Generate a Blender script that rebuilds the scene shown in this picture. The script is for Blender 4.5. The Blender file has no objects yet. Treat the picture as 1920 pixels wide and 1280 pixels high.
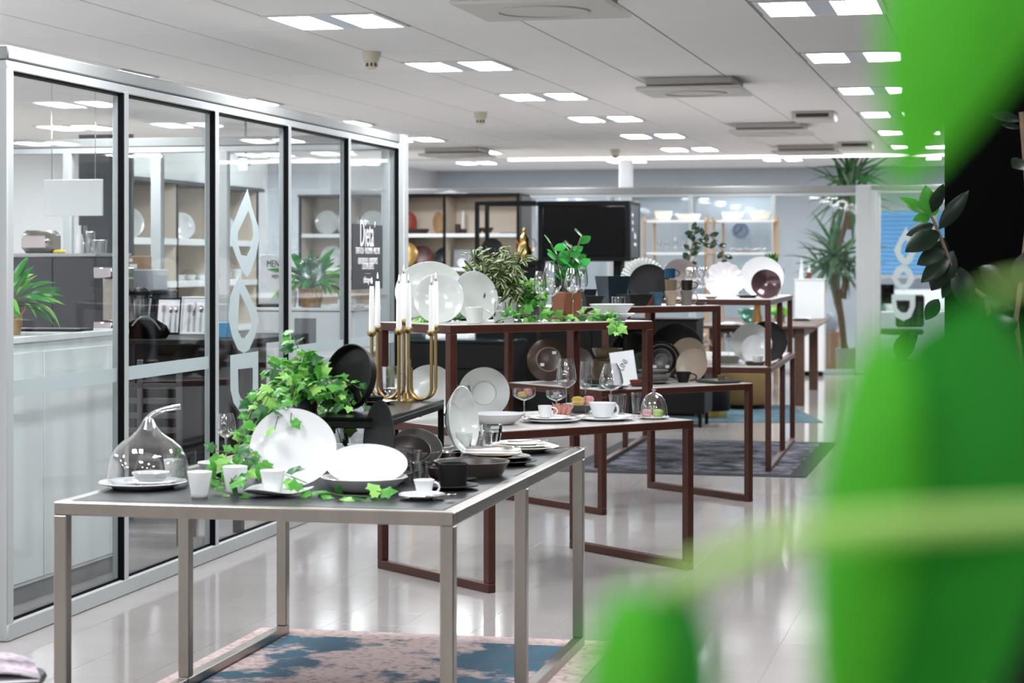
import bpy, bmesh, math, random
from mathutils import Vector, Matrix, Euler
random.seed(11)
R = math.radians
sc = bpy.context.scene
COL = sc.collection

# ------------------------------------------------------------------ camera, world, exposure
F, CX, HY, CH = 3830.0, 960.0, 491.0, 1.448      # focal length (px), principal column, horizon row, eye height
TH = math.atan(916 / 3830)                        # the room grid is turned by this much from the view axis
CEIL = CH + 1.212
cam_d = bpy.data.cameras.new('camera')
cam = bpy.data.objects.new('camera', cam_d); COL.objects.link(cam)
cam.location = (0, 0, CH); cam.rotation_euler = (R(90), 0, 0)
cam_d.sensor_width = 36; cam_d.lens = 36 * F / 1920
cam_d.shift_y = -(640 - HY) / 1920
cam_d.clip_start = .05; cam_d.clip_end = 200
cam_d.dof.use_dof = True; cam_d.dof.focus_distance = 8.2; cam_d.dof.aperture_fstop = 4.5
sc.camera = cam
wd = bpy.data.worlds.new('world'); sc.world = wd; wd.use_nodes = True
wd.node_tree.nodes['Background'].inputs[0].default_value = (.93, .96, 1, 1)
wd.node_tree.nodes['Background'].inputs[1].default_value = .35
LAMP = 17.                                        # emission of the ceiling light diffusers
sc.view_settings.view_transform = 'Standard'; sc.view_settings.look = 'None'
sc.view_settings.gamma = 1; sc.view_settings.use_curve_mapping = False
sc.view_settings.exposure = 1.7
sc.cycles.max_bounces = 7; sc.cycles.diffuse_bounces = 4; sc.cycles.glossy_bounces = 3
sc.cycles.transparent_max_bounces = 24; sc.cycles.transmission_bounces = 8
sc.cycles.caustics_reflective = False; sc.cycles.caustics_refractive = False
sc.cycles.sample_clamp_indirect = 6; sc.cycles.adaptive_threshold = .03

# ------------------------------------------------------------------ coordinates
GS = Vector((math.sin(TH), math.cos(TH), 0)); GT = Vector((math.cos(TH), -math.sin(TH), 0))
def G(s, t, h=0): return GS * s + GT * t + Vector((0, 0, h))
def W(px, py, h):                                 # the place at height h that the photograph shows at px, py
    y = (CH - h) * F / (py - HY)
    return Vector(((px - CX) / F * y, y, h))
def WZ(px, py, y): return Vector(((px - CX) / F * y, y, CH + (HY - py) / F * y))
def pj(p): return (CX + F * p[0] / p[1], HY + F * (CH - p[2]) / p[1])
ORD = ['first', 'second', 'third', 'fourth', 'fifth', 'sixth', 'seventh', 'eighth', 'ninth', 'tenth', 'eleventh', 'twelfth', 'thirteenth', 'fourteenth']

# ------------------------------------------------------------------ materials
def lin(c): return tuple(((v / 255 / 12.92) if v <= 10 else ((v / 255 + .055) / 1.055) ** 2.4) for v in c)
MATS = {}
def M(name, rgb, rough=.4, metal=0., var=.08, scale=6., bump=0., emit=0., coat=0., trans=0., stretch=None, spec=.5):
    if name in MATS: return MATS[name]
    m = bpy.data.materials.new(name); m.use_nodes = True; nt = m.node_tree; n = nt.nodes; b = n['Principled BSDF']
    c = lin(rgb)
    if not trans and not emit:                     # photographed tones are lit ones; surfaces are darker
        k = min(1, .6 + .4 * max(0, max(rgb) - 150) / 65); c = tuple(v * k for v in c)
    tc = n.new('ShaderNodeTexCoord'); no = n.new('ShaderNodeTexNoise'); no.inputs['Scale'].default_value = scale
    no.inputs['Detail'].default_value = 4
    if stretch:
        mp = n.new('ShaderNodeMapping'); mp.inputs['Scale'].default_value = stretch
        nt.links.new(tc.outputs['Object'], mp.inputs[0]); nt.links.new(mp.outputs[0], no.inputs['Vector'])
    else: nt.links.new(tc.outputs['Object'], no.inputs['Vector'])
    mx = n.new('ShaderNodeMix'); mx.data_type = 'RGBA'
    mx.inputs[6].default_value = (*[min(1, v * (1 - var)) for v in c], 1); mx.inputs[7].default_value = (*[min(1, v * (1 + var)) for v in c], 1)
    nt.links.new(no.outputs['Fac'], mx.inputs[0]); nt.links.new(mx.outputs[2], b.inputs['Base Color'])
    b.inputs['Roughness'].default_value = rough; b.inputs['Metallic'].default_value = metal
    b.inputs['Specular IOR Level'].default_value = spec
    if coat: b.inputs['Coat Weight'].default_value = coat; b.inputs['Coat Roughness'].default_value = .05
    if emit: b.inputs['Emission Color'].default_value = (*c, 1); b.inputs['Emission Strength'].default_value = emit
    if bump:
        bp = n.new('ShaderNodeBump'); bp.inputs['Strength'].default_value = bump; bp.inputs['Distance'].default_value = .01
        nt.links.new(no.outputs['Fac'], bp.inputs['Height']); nt.links.new(bp.outputs[0], b.inputs['Normal'])
    if trans:
        tr = n.new('ShaderNodeBsdfTranslucent'); ms = n.new('ShaderNodeMixShader'); ms.inputs[0].default_value = trans
        nt.links.new(mx.outputs[2], tr.inputs[0]); nt.links.new(b.outputs[0], ms.inputs[1]); nt.links.new(tr.outputs[0], ms.inputs[2])
        nt.links.new(ms.outputs[0], n['Material Output'].inputs[0])
    MATS[name] = m; return m
def glassmat(name, tint, edge, base=.04, gain=.75, power=3., rough=.015):
    m = bpy.data.materials.new(name); m.use_nodes = True; nt = m.node_tree; n = nt.nodes
    for x in list(n):
        if x.type == 'BSDF_PRINCIPLED': n.remove(x)
    lw = n.new('ShaderNodeLayerWeight'); lw.inputs[0].default_value = .5
    pw = n.new('ShaderNodeMath'); pw.operation = 'POWER'; pw.inputs[1].default_value = power
    nt.links.new(lw.outputs['Facing'], pw.inputs[0])
    ma = n.new('ShaderNodeMath'); ma.operation = 'MULTIPLY_ADD'; ma.inputs[1].default_value = gain; ma.inputs[2].default_value = base
    nt.links.new(pw.outputs[0], ma.inputs[0])
    no = n.new('ShaderNodeTexNoise'); no.inputs['Scale'].default_value = 3
    mx = n.new('ShaderNodeMix'); mx.data_type = 'RGBA'; mx.inputs[6].default_value = (*tint, 1); mx.inputs[7].default_value = (*edge, 1)
    nt.links.new(pw.outputs[0], mx.inputs[0])
    tr = n.new('ShaderNodeBsdfTransparent'); nt.links.new(mx.outputs[2], tr.inputs[0])
    gl = n.new('ShaderNodeBsdfGlossy'); gl.inputs['Roughness'].default_value = rough; gl.inputs[0].default_value = (1, 1, 1, 1)
    ms = n.new('ShaderNodeMixShader'); nt.links.new(ma.outputs[0], ms.inputs[0]); nt.links.new(tr.outputs[0], ms.inputs[1]); nt.links.new(gl.outputs[0], ms.inputs[2])
    nt.links.new(ms.outputs[0], n['Material Output'].inputs[0]); MATS[name] = m; return m

frame_w = M('frame_white', (188, 192, 192), .4, var=.03, spec=.3)
beam_m = M('frame_beam_darkened', (158, 160, 158), .45, var=.03, spec=.3)  # frame colour darkened for the top beams, offsetting the glare of the close lamps
gasket = M('gasket_black', (3, 4, 5), .6, spec=.1)
pane_m = glassmat('pane_glass', (.955, .97, .97), (.9, .93, .94), .025, .45, 4)
glass = glassmat('clear_glass', (.965, .97, .97), (.62, .65, .66), .075, .95, 2.2)
thick = glassmat('thick_glass', (.93, .95, .95), (.45, .47, .48), .26, .8, 1.5, .04)
mint = glassmat('mint_glass', (.5, .78, .7), (.18, .4, .36), .1, .6, 2)
tealg = glassmat('teal_glass', (.55, .78, .74), (.2, .42, .4), .12, .5, 2)
olive = glassmat('olive_glass', (.22, .25, .19), (.1, .12, .09), .15, .6, 2, .08)
frost = M('frosted_film', (196, 208, 209), .6, var=.02, trans=.3)
porc = M('porcelain', (223, 224, 225), .12, var=.015, coat=.4)
bone = M('bone_china', (207, 211, 206), .16, var=.02, coat=.3)
cream = M('cream_china', (228, 226, 212), .2, var=.02, coat=.3)
blackst = M('black_stoneware', (24, 23, 24), .5, var=.25, scale=25, spec=.3)
brownst = M('brown_stoneware', (88, 78, 72), .38, var=.2, scale=20)
greyst = M('grey_stoneware', (138, 134, 128), .35, var=.15, scale=14)
sandst = M('sand_stoneware', (176, 158, 138), .3, var=.15, scale=9)
bronzest = M('bronze_stoneware', (88, 68, 58), .26, var=.3, scale=5)
oatst = M('oat_stoneware', (134, 116, 90), .4, var=.2, scale=12)
terra = M('terracotta', (146, 84, 52), .6, var=.12)
bluest = M('blue_stoneware', (64, 112, 132), .3, var=.2, scale=18)
navyst = M('navy_stoneware', (40, 54, 64), .3, var=.25, scale=10)
redst = M('red_stoneware', (128, 48, 40), .35, var=.15)
purple = M('copper_lustre', (120, 92, 96), .18, metal=.55, var=.25, scale=6)
silver = M('brushed_steel', (182, 175, 166), .3, metal=1, var=.16, scale=5, stretch=(3, 3, .6))
chrome = M('chrome', (215, 205, 205), .08, metal=1, var=.03)
rust = M('rusted_frame', (94, 52, 40), .42, metal=.3, var=.3, scale=9, bump=.1)
slate = M('slate_top', (40, 42, 45), .36, var=.15, scale=4, spec=.3)
palet = M('pale_stone_top', (196, 192, 188), .28, var=.05, scale=3)
brass = M('aged_brass', (186, 160, 112), .32, metal=.9, var=.12, scale=8)
gold = M('polished_gold', (206, 172, 110), .2, metal=1, var=.1)
wax = M('candle_wax', (246, 246, 242), .45, var=.01, spec=.4)
blk = M('black_lacquer', (9, 9, 10), .5, var=.15, spec=.2)
blkmat = M('black_wall_paint', (2, 2, 2), .9, var=.2, spec=.04)
screen = M('screen_glass', (4, 4, 5), .25, var=.1, spec=.12)
wallw = M('wall_white', (226, 226, 226), .6, var=.02)
wallg = M('wall_bluegrey', (204, 211, 218), .7, var=.05, scale=2)
lam = M('white_laminate', (230, 233, 233), .18, var=.015)
lamg = M('grey_laminate', (150, 153, 156), .3, var=.03)
dark = M('charcoal_panel', (66, 66, 70), .4, var=.08)
creamw = M('cream_wood', (216, 202, 184), .5, var=.05, scale=3, stretch=(1, 1, 8))
oak = M('light_oak', (190, 160, 126), .5, var=.15, scale=5, stretch=(8, 8, 1))
walnut = M('walnut_wood', (96, 66, 48), .4, var=.22, scale=4, stretch=(1, 9, 9))
wicker = M('wicker', (178, 142, 100), .7, var=.3, scale=40, bump=.6)
wickw = M('woven_grey', (176, 172, 160), .8, var=.25, scale=30, bump=.5)
card = M('cardboard', (178, 142, 112), .8, var=.08)
paper = M('white_paper', (240, 241, 243), .7, var=.01)
linen = M('white_linen', (232, 230, 226), .85, var=.05, scale=30, bump=.3)
velvet = M('mustard_velvet', (136, 108, 58), .75, var=.25, scale=5)
soil = M('potting_soil', (44, 34, 26), .9, var=.4, scale=40, bump=.8)
plast = M('aged_plastic', (214, 208, 190), .5, var=.03)
acm = M('vent_plastic', (212, 209, 203), .5, var=.02)
acd = M('vent_slot_dark', (92, 88, 80), .6)
stemg = M('green_stem', (96, 128, 52), .5)
bark = M('bark', (128, 108, 84), .85, var=.4, scale=18, bump=.6)
ivy1 = M('ivy_leaf', (78, 156, 52), .4, var=.35, scale=30, trans=.25)
ivy2 = M('ivy_leaf_pale', (146, 204, 100), .4, var=.3, scale=30, trans=.25)
ivy3 = M('ivy_leaf_deep', (38, 98, 40), .4, var=.3, scale=30, trans=.2)
lilyg = M('lily_leaf', (44, 132, 42), .35, var=.3, scale=14, trans=.2)
lilyp = M('lily_leaf_pale', (120, 186, 66), .4, var=.25, trans=.25)
rubber = M('rubber_leaf', (16, 38, 20), .36, var=.3, scale=8, spec=.2)
rubberl = M('rubber_leaf_young', (48, 122, 30), .3, var=.25, scale=8, trans=.15)
yuccag = M('yucca_leaf', (58, 92, 58), .4, var=.3, scale=10, trans=.1)
foreg = M('foreground_leaf', (76, 168, 44), .6, var=.2, scale=18, trans=.45, spec=.1)
foreg2 = M('foreground_leaf_deep', (34, 118, 34), .6, var=.2, scale=16, trans=.4, spec=.1)
fores = M('foreground_stem', (186, 218, 132), .6, var=.06, trans=.4, spec=.1)
macy = M('macaron_yellow', (238, 204, 92), .7, var=.08, scale=60)
macp = M('macaron_pink', (238, 168, 172), .7, var=.08, scale=60)
macg = M('macaron_green', (188, 222, 130), .7, var=.08, scale=60)
macc = M('macaron_filling', (244, 224, 208), .7)
def varleaf(name, a, b):                           # a leaf striped along its length (flat print on the leaf)
    m = M(name, a, .4, var=.1, trans=.2); nt = m.node_tree; n = nt.nodes
    tc = n['Texture Coordinate']; sx = n.new('ShaderNodeSeparateXYZ'); nt.links.new(tc.outputs['Object'], sx.inputs[0])
    ab = n.new('ShaderNodeMath'); ab.operation = 'ABSOLUTE'; nt.links.new(sx.outputs[0], ab.inputs[0])
    cr = n.new('ShaderNodeValToRGB'); e = cr.color_ramp.elements
    e[0].position = .0; e[0].color = (*lin(a), 1); e[1].position = .07; e[1].color = (*lin(a), 1)
    for p, c in ((.095, b), (.135, b), (.155, a)):
        q = e.new(p); q.color = (*lin(c), 1)
    nt.links.new(ab.outputs[0], cr.inputs[0])
    for l in list(nt.links):
        if l.to_socket.name == 'Base Color' or (l.to_node.type == 'BSDF_TRANSLUCENT' and l.to_socket.name == 'Color'): nt.links.new(cr.outputs[0], l.to_socket)
    return m
tradm = varleaf('striped_leaf', (62, 84, 36), (188, 196, 148))

# ------------------------------------------------------------------ mesh building
class MB:
    def __init__(s): s.v = []; s.f = []
    def add(s, v, f):
        o = len(s.v); s.v += [tuple(x) for x in v]; s.f += [tuple(i + o for i in q) for q in f]; return s
    def box(s, x0, x1, y0, y1, z0, z1):
        return s.add([(x0, y0, z0), (x1, y0, z0), (x1, y1, z0), (x0, y1, z0), (x0, y0, z1), (x1, y0, z1), (x1, y1, z1), (x0, y1, z1)],
                     [(3, 2, 1, 0), (4, 5, 6, 7), (0, 1, 5, 4), (1, 2, 6, 5), (2, 3, 7, 6), (3, 0, 4, 7)])
    def rbox(s, x0, x1, y0, y1, z0, z1, b=.005):
        b = min(b, (x1 - x0) / 2.2, (y1 - y0) / 2.2, (z1 - z0) / 2.2); bm = bmesh.new(); bmesh.ops.create_cube(bm, size=1)
        for v in bm.verts: v.co = Vector((x0 + (v.co.x + .5) * (x1 - x0), y0 + (v.co.y + .5) * (y1 - y0), z0 + (v.co.z + .5) * (z1 - z0)))
        bmesh.ops.bevel(bm, geom=bm.edges[:], offset=b, segments=1, affect='EDGES')
        bm.verts.index_update(); s.add([v.co[:] for v in bm.verts], [[v.index for v in f.verts] for f in bm.faces]); bm.free(); return s
    def lathe(s, prof, n=36, sx=1, sy=1, wave=None, off=(0, 0, 0)):
        v = []; f = []; ring = []; RM = max(p[0] for p in prof)
        for r, z in prof:
            if r < 1e-6: ring.append([len(v)]); v.append((off[0], off[1], off[2] + z)); continue
            ids = []
            for i in range(n):
                a = 2 * math.pi * i / n; q = r
                zz = z
                if wave: q = r * (1 + wave[1] * math.cos(wave[0] * a) * (r / RM) ** 2); zz = z + (wave[2] * math.cos(wave[0] * a) * (r / RM) ** 3 if len(wave) > 2 else 0)
                ids.append(len(v)); v.append((off[0] + q * sx * math.cos(a), off[1] + q * sy * math.sin(a), off[2] + zz))
            ring.append(ids)
        for a, b in zip(ring, ring[1:]):
            for i in range(n):
                j = (i + 1) % n
                if len(a) == 1 and len(b) == 1: break
                if len(a) == 1: f.append((a[0], b[i], b[j]))
                elif len(b) == 1: f.append((a[i], b[0], a[j]))
                else: f.append((a[i], b[i], b[j], a[j]))
        return s.add(v, f)
    def tube(s, pts, r, n=8, cap=True, rs=None):
        pts = [Vector(p) for p in pts]; v = []; f = []; up = None
        for i, p in enumerate(pts):
            d = (pts[min(i + 1, len(pts) - 1)] - pts[max(i - 1, 0)]).normalized()
            if up is None: up = Vector((0, 0, 1)) if abs(d.z) < .9 else Vector((1, 0, 0))
            x = d.cross(up).normalized(); y = x.cross(d).normalized(); up = y
            q = rs[i] if rs else r
            for k in range(n):
                a = 2 * math.pi * k / n; v.append(p + x * q * math.cos(a) + y * q * math.sin(a))
        for i in range(len(pts) - 1):
            for k in range(n):
                f.append((i * n + k, i * n + (k + 1) % n, (i + 1) * n + (k + 1) % n, (i + 1) * n + k))
        if cap: f.append(tuple(range(n - 1, -1, -1))); f.append(tuple(range((len(pts) - 1) * n, len(pts) * n)))
        return s.add(v, f)
    def data(s, name, mat, smooth=True, ang=42):
        me = bpy.data.meshes.new(name); me.from_pydata(s.v, [], s.f); me.materials.append(mat)
        bm = bmesh.new(); bm.from_mesh(me); bmesh.ops.recalc_face_normals(bm, faces=bm.faces); bm.to_mesh(me); bm.free()
        if smooth:
            me.polygons.foreach_set('use_smooth', [True] * len(me.polygons)); me.set_sharp_from_angle(angle=R(ang))
        return me
    def build(s, name, mat, parent=None, smooth=True, loc=None, rot=None, ang=42):
        return ob(name, s.data(name, mat, smooth, ang), parent, loc, rot)
def ob(name, data, parent=None, loc=None, rot=None):
    o = bpy.data.objects.new(name, data); COL.objects.link(o); o.parent = parent
    if loc is not None: o.location = loc
    if rot is not None: o.rotation_euler = rot
    return o
def tag(o, label, cat=None, group=None, kind=None):
    if label: o['label'] = label
    if cat: o['category'] = cat
    if group: o['group'] = group
    if kind: o['kind'] = kind
    return o
def thing(name, label, cat, loc=(0, 0, 0), rz=0, group=None, kind=None):
    o = bpy.data.objects.new(name, None); o.empty_display_size = .05; COL.objects.link(o)
    o.location = loc; o.rotation_euler = (0, 0, rz); return tag(o, label, cat, group, kind)
def bz(a, b, c, n=10):
    a, b, c = Vector(a), Vector(b), Vector(c)
    return [a * (1 - t) ** 2 + b * 2 * t * (1 - t) + c * t * t for t in [i / n for i in range(n + 1)]]
def tomesh(c, name, mat):
    t = bpy.data.objects.new(name, c); me = bpy.data.meshes.new_from_object(t); me.name = name
    bpy.data.objects.remove(t); me.materials.clear(); me.materials.append(mat); return me
def text(parent, body, size, loc, rot, mat, name='lettering', align='CENTER', sx=1):
    c = bpy.data.curves.new(name, 'FONT'); c.body = body; c.size = size; c.extrude = .0006; c.align_x = align; c.align_y = 'CENTER'; c.resolution_u = 3
    o = ob(name, tomesh(c, name, mat), parent, loc, rot); o.scale = (sx, 1, 1); return o
def flatshape(parent, name, loops, mat, depth=.001, loc=(0, 0, 0), rot=(0, 0, 0)):
    c = bpy.data.curves.new(name, 'CURVE'); c.dimensions = '2D'; c.fill_mode = 'BOTH'; c.extrude = depth
    for L in loops:
        sp = c.splines.new('POLY'); sp.points.add(len(L) - 1); sp.use_cyclic_u = True
        for p, q in zip(sp.points, L): p.co = (q[0], q[1], 0, 1)
    return ob(name, tomesh(c, name, mat), parent, loc, rot)

# ------------------------------------------------------------------ floor and ceiling
GA = -TH
floor_m = M('floor_vinyl', (186, 180, 177), .09, var=.06, scale=2.2, spec=.5)
joint_m = M('floor_joint', (168, 160, 154), .5)
floor = MB().box(-14, 10, -4, 40, -.06, -.0012).build('floor', joint_m, None, False, rot=(0, 0, GA))
tag(floor, 'glossy pale beige square tiled floor', kind='structure')
ts = .3; cand = []
for i in range(-4, 116):
    for j in range(-40, 24):
        s0, t0 = i * ts, j * ts + .09
        p = G(s0 + ts / 2, t0 + ts / 2)
        vis = False
        if p.y > 6.6:
            u, v = pj(p); vis = -40 < u < 1960 and v < 1330
        cand.append((0 if vis else 1, p.y if vis else 0, s0, t0))
cand.sort(); g_ = .0006
ftile = MB().rbox(-ts / 2 + g_, ts / 2 - g_, -ts / 2 + g_, ts / 2 - g_, -.004, 0, .0002).data('tile', floor_m, False)
rest = MB(); nt_ = 0
for vis, _, s0, t0 in cand:
    if vis == 0 and nt_ < 290:
        ob('tile', ftile, floor, (t0 + ts / 2, s0 + ts / 2, 0)); nt_ += 1
    else:
        a, b, c, d = t0 + g_, t0 + ts - g_, s0 + g_, s0 + ts - g_
        rest.add([(a, c, 0), (b, c, 0), (b, d, 0), (a, d, 0)], [(0, 1, 2, 3)])
tag(rest.build('far_tiles', floor_m, floor, False), None, kind='stuff')

ceil_m = M('ceiling_tile', (244, 243, 241), .85, var=.02, scale=3)
grid_m = M('ceiling_grid', (176, 175, 174), .6)
SF, RAISE = 23.4, .36                              # beyond this row the ceiling is higher
ceiling = MB().box(-14, 10, -4, SF, CEIL + .006, CEIL + .08).box(-14, 10, SF, 40, CEIL + RAISE + .006, CEIL + RAISE + .08).box(-14, 10, SF - .05, SF, CEIL - .001, CEIL + RAISE + .006).build('ceiling', grid_m, None, False, rot=(0, 0, GA))
tag(ceiling, 'white suspended ceiling of rectangular tiles', kind='structure')
LT0, LS0 = -3.247, 12.19                           # a light's place on the grid
rows = {-8.087: range(-5, 9), -5.667: range(-5, 9), -3.247: range(-5, 9), -.827: range(-5, 9), 1.593: [-5, -4, -3, -2, 2, 3, 4, 5, 6, 7, 8]}
lights = [(LS0 + 2.4 * k, t) for t, ks in rows.items() for k in ks]
acs = [(1018, -14, 1), (1303, 151, 1), (1447, 233.5, 1), (1515, 274, 1), (858, 279, 1)]
cand = []; gp = .005
for i in range(-9, 21):
    for j in range(-17, 21):
        s0, t0 = 10.09 + 1.2 * i - 1.2, -3.547 + .6 * j
        ln = 1.2
        for (ls, lt) in lights:
            if abs(lt - (t0 + .3)) < .05 and s0 < ls < s0 + 1.2: ln = .6
        zc = CEIL if s0 + ln / 2 < SF else CEIL + RAISE
        if zc == CEIL and s0 + ln > SF - .05: ln = SF - .05 - s0
        p = G(s0 + ln / 2, t0 + .3, zc); vis = 1
        if p.y > 6:
            u, v = pj(p); vis = 0 if (-150 < u < 2050 and v > -60) else 1
        cand.append((vis, p.y, s0, t0, ln, zc))
cand.sort(); nt_ = 0; rest = MB(); cache = {}
for vis, _, s0, t0, ln, zc in cand:
    if vis == 0 and nt_ < 295:
        if ln not in cache: cache[ln] = MB().rbox(-.3 + gp, .3 - gp, gp, ln - gp, 0, .015, .002).data('tile', ceil_m, False)
        ob('tile', cache[ln], ceiling, (t0 + .3, s0, zc)); nt_ += 1
    else: rest.box(t0 + gp, t0 + .6 - gp, s0 + gp, s0 + ln - gp, zc, zc + .015)
tag(rest.build('far_tiles', ceil_m, ceiling, False), None, kind='stuff')

lamp_m = M('lamp_diffuser', (246, 250, 255), .5, var=.005, emit=LAMP)
lamp_b = M('lamp_baffle', (214, 224, 236), .4, var=.02)
lamp_f = M('lamp_frame', (236, 236, 236), .4, var=.02)
lf = MB().box(-.298, .298, -.298, -.27, -.008, .012).box(-.298, .298, .27, .298, -.008, .012).box(-.298, -.27, -.27, .27, -.008, .012).box(.27, .298, -.27, .27, -.008, .012).data('frame', lamp_f, False)
ldm = bpy.data.meshes.new('diffuser'); ldm.from_pydata([(-.106, -.27, -.004), (-.106, .27, -.004), (.106, .27, -.004), (.106, -.27, -.004)], [], [(0, 1, 2, 3)]); ldm.materials.append(lamp_m); ld = ldm
lamp_m.cycles.emission_sampling = 'FRONT'
lb = MB().box(-.056, .056, -.27, .27, -.007, .008).data('baffle', lamp_b, False)
rn = {-8.087: 'far left row', -5.667: 'row above the glass room', -3.247: 'middle row', -.827: 'right-hand row', 1.593: 'rightmost row'}
for t, ks in rows.items():
    n = 0
    for k in ks:
        s = LS0 + 2.4 * k; p = G(s, t, CEIL + (RAISE if s > SF else 0))
        o = thing('ceiling_light', 'ceiling light panel, %s from the camera in the %s' % (ORD[n], rn[t]), 'light', p, GA, 'ceiling lights'); n += 1
        ob('frame', lf, o)
        ob('diffuser', ld, o, (-.163, 0, 0)); ob('diffuser', ld, o, (.163, 0, 0)); ob('baffle', lb, o)
sl_ = thing('strip_light', 'thin bright strip light along the step in the far ceiling', 'light', G(SF - .15, -2.2, CEIL - .008), GA)
MB().rbox(-3.4, 3.4, -.03, .03, -.02, .003, .004).build('tube', M('strip_glow', (255, 255, 255), .5, emit=3), sl_); MB().rbox(-3.42, 3.42, -.035, .035, .0025, .006, .001).build('housing', lamp_f, sl_)
def cpt(px, py): return W(px, py, CEIL)
for i, (px, py, w) in enumerate(acs):
    p = cpt(px, py); o = thing('ceiling_cassette', 'square air conditioning cassette in the ceiling, ' + (ORD[i] + ' from the camera' if i < 4 else 'beside the end of the glass room'), 'air conditioner', (p.x, p.y, CEIL), GA, 'ceiling cassettes')
    MB().rbox(-.29, .29, -.29, .29, -.05, .004, .01).build('body', acm, o)
    MB().rbox(-.35, .35, -.34, .34, -.085, -.06, .012).build('cover', acm, o)
    MB().box(-.28, .28, -.28, .28, -.062, -.048).build('slot', acd, o, False)
    MB().lathe([(.2, -.092), (.215, -.092), (.215, -.084), (.2, -.084), (.2, -.092)], 40).build('ring', acm, o)
for i, (px, py) in enumerate(((1527, 211), (1605, 267))):
    p = cpt(px, py); o = thing('ceiling_speaker', 'small square white box on the ceiling, %s' % ('nearer one' if i == 0 else 'farther one near the yucca'), 'vent', (p.x, p.y, CEIL), GA)
    MB().rbox(-.17, .17, -.2, .2, -.07, .004, .012).build('body', acm, o); MB().box(-.13, .13, -.205, -.199, -.05, -.02).build('slot', acd, o, False)
for i, (px, py) in enumerate(((697, 97), (901, 210), (1154, 280))):
    p = cpt(px, py); o = thing('smoke_detector', 'cream smoke detector under the ceiling, %s from the camera' % ORD[i], 'smoke detector', (p.x, p.y, CEIL), 0, 'smoke detectors')
    MB().lathe([(0, .002), (.055, .002), (.055, -.02), (.046, -.055), (.034, -.062), (0, -.062)], 24).build('base', plast, o)
    MB().lathe([(0, -.058), (.033, -.058), (.031, -.09), (.02, -.1), (0, -.1)], 24).build('sensor_head', plast, o)
    for a in range(8):
        MB().box(-.006, .006, -.0345, -.028, -.086, -.066).build('slot', acd, o, False, rot=(0, 0, a * math.pi / 4))

# ------------------------------------------------------------------ walls
def wall(name, label, p, rz, x0, x1, y0, y1, z0, z1, mat):
    o = MB().box(x0, x1, y0, y1, z0, z1).build(name, mat, None, False, (p[0], p[1], 0), (0, 0, rz)); return tag(o, label, kind='structure')
wall('wall_right', 'tall plain black wall at the right edge', (1.641, 7.75), GA, 0, 5, 0, 6.5, 0, CEIL + .005, blkmat)  # front face is the wall; unseen depth behind added to shade the right floor
wall('wall_far', 'blue-grey wall at the far end of the store', G(34.5, 0), GA, -14, 10, 0, .2, 0, CEIL + .4, wallg)
wall('wall_outer', 'pale wall along the far left side', G(0, -9.6), GA, -.2, 0, -4, 40, 0, CEIL + .4, wallw)
wall('wall_side', 'pale wall along the far right side', G(0, 7.5), GA, 0, .2, -4, 40, 0, CEIL + .4, wallw)
wall('wall_rear', 'pale wall behind the camera', G(-3.9, 0), GA, -14, 10, -.2, 0, 0, CEIL + .005, wallw)

# glass room on the left: one side wall along the aisle, one wall across its far end
gx, gy = .2136, .9769; GX0, GY0 = -1.942, 7.81; GANG = math.atan2(gy, gx); PW = 1.112
def wp(px, py):                                    # a pixel on the aisle side of the glass: (distance along the wall, height)
    a = (px - CX) / F; u = (a * GY0 - GX0) / (gx - a * gy); return u, CH + (HY - py) / F * (GY0 + gy * u)
def glasswall(name, label, loc, rz, n, pw, top, beam, post=.055, dk=True, rail=.07, dep=.06):
    e = thing(name, label, None, loc, rz, kind='structure'); L = n * pw
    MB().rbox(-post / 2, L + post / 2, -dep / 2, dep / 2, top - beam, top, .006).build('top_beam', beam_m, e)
    MB().rbox(-post / 2, L + post / 2, -dep * .42, dep * .42, top - beam - .04, top - beam - .002, .004).build('head_rail', frame_w, e)
    MB().rbox(-post / 2, L + post / 2, -dep / 2, dep / 2, .0, rail, .006).build('bottom_rail', frame_w, e)
    for i in range(n + 1): MB().rbox(i * pw - post / 2, i * pw + post / 2, -dep / 2 + .002, dep / 2 - .002, rail - .01, top - beam - .03, .005).build('post', frame_w, e)
    for i in range(n):
        a, b = i * pw + post / 2, (i + 1) * pw - post / 2
        MB().box(a, b, -.004, .004, rail, top - beam - .04).build('pane', pane_m, e, False)
        if dk:
            q = MB().box(b - .012, b, -dep / 2 + .001, -.004, rail, top - beam - .04).box(a, b - .016, -.014, -.005, top - beam - .054, top - beam - .04)
            q.box(a, b - .016, -.014, -.005, rail, rail + .01).build('gasket', gasket, e, False)
    return e
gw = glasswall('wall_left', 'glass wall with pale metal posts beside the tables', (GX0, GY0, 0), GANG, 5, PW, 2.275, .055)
endp = Vector((GX0 + gx * 5 * PW, GY0 + gy * 5 * PW, 0))
MB().rbox(5 * PW - .01, 5 * PW + .1, -.06, .06, 0, 2.275, .006).build('corner_post', frame_w, gw)
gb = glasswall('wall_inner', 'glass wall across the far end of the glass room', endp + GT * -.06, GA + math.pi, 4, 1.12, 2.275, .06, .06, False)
MB().rbox(1.56, 1.63, -.035, .035, .06, 2.17, .004).build('door_post', frame_w, gb)
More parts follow.
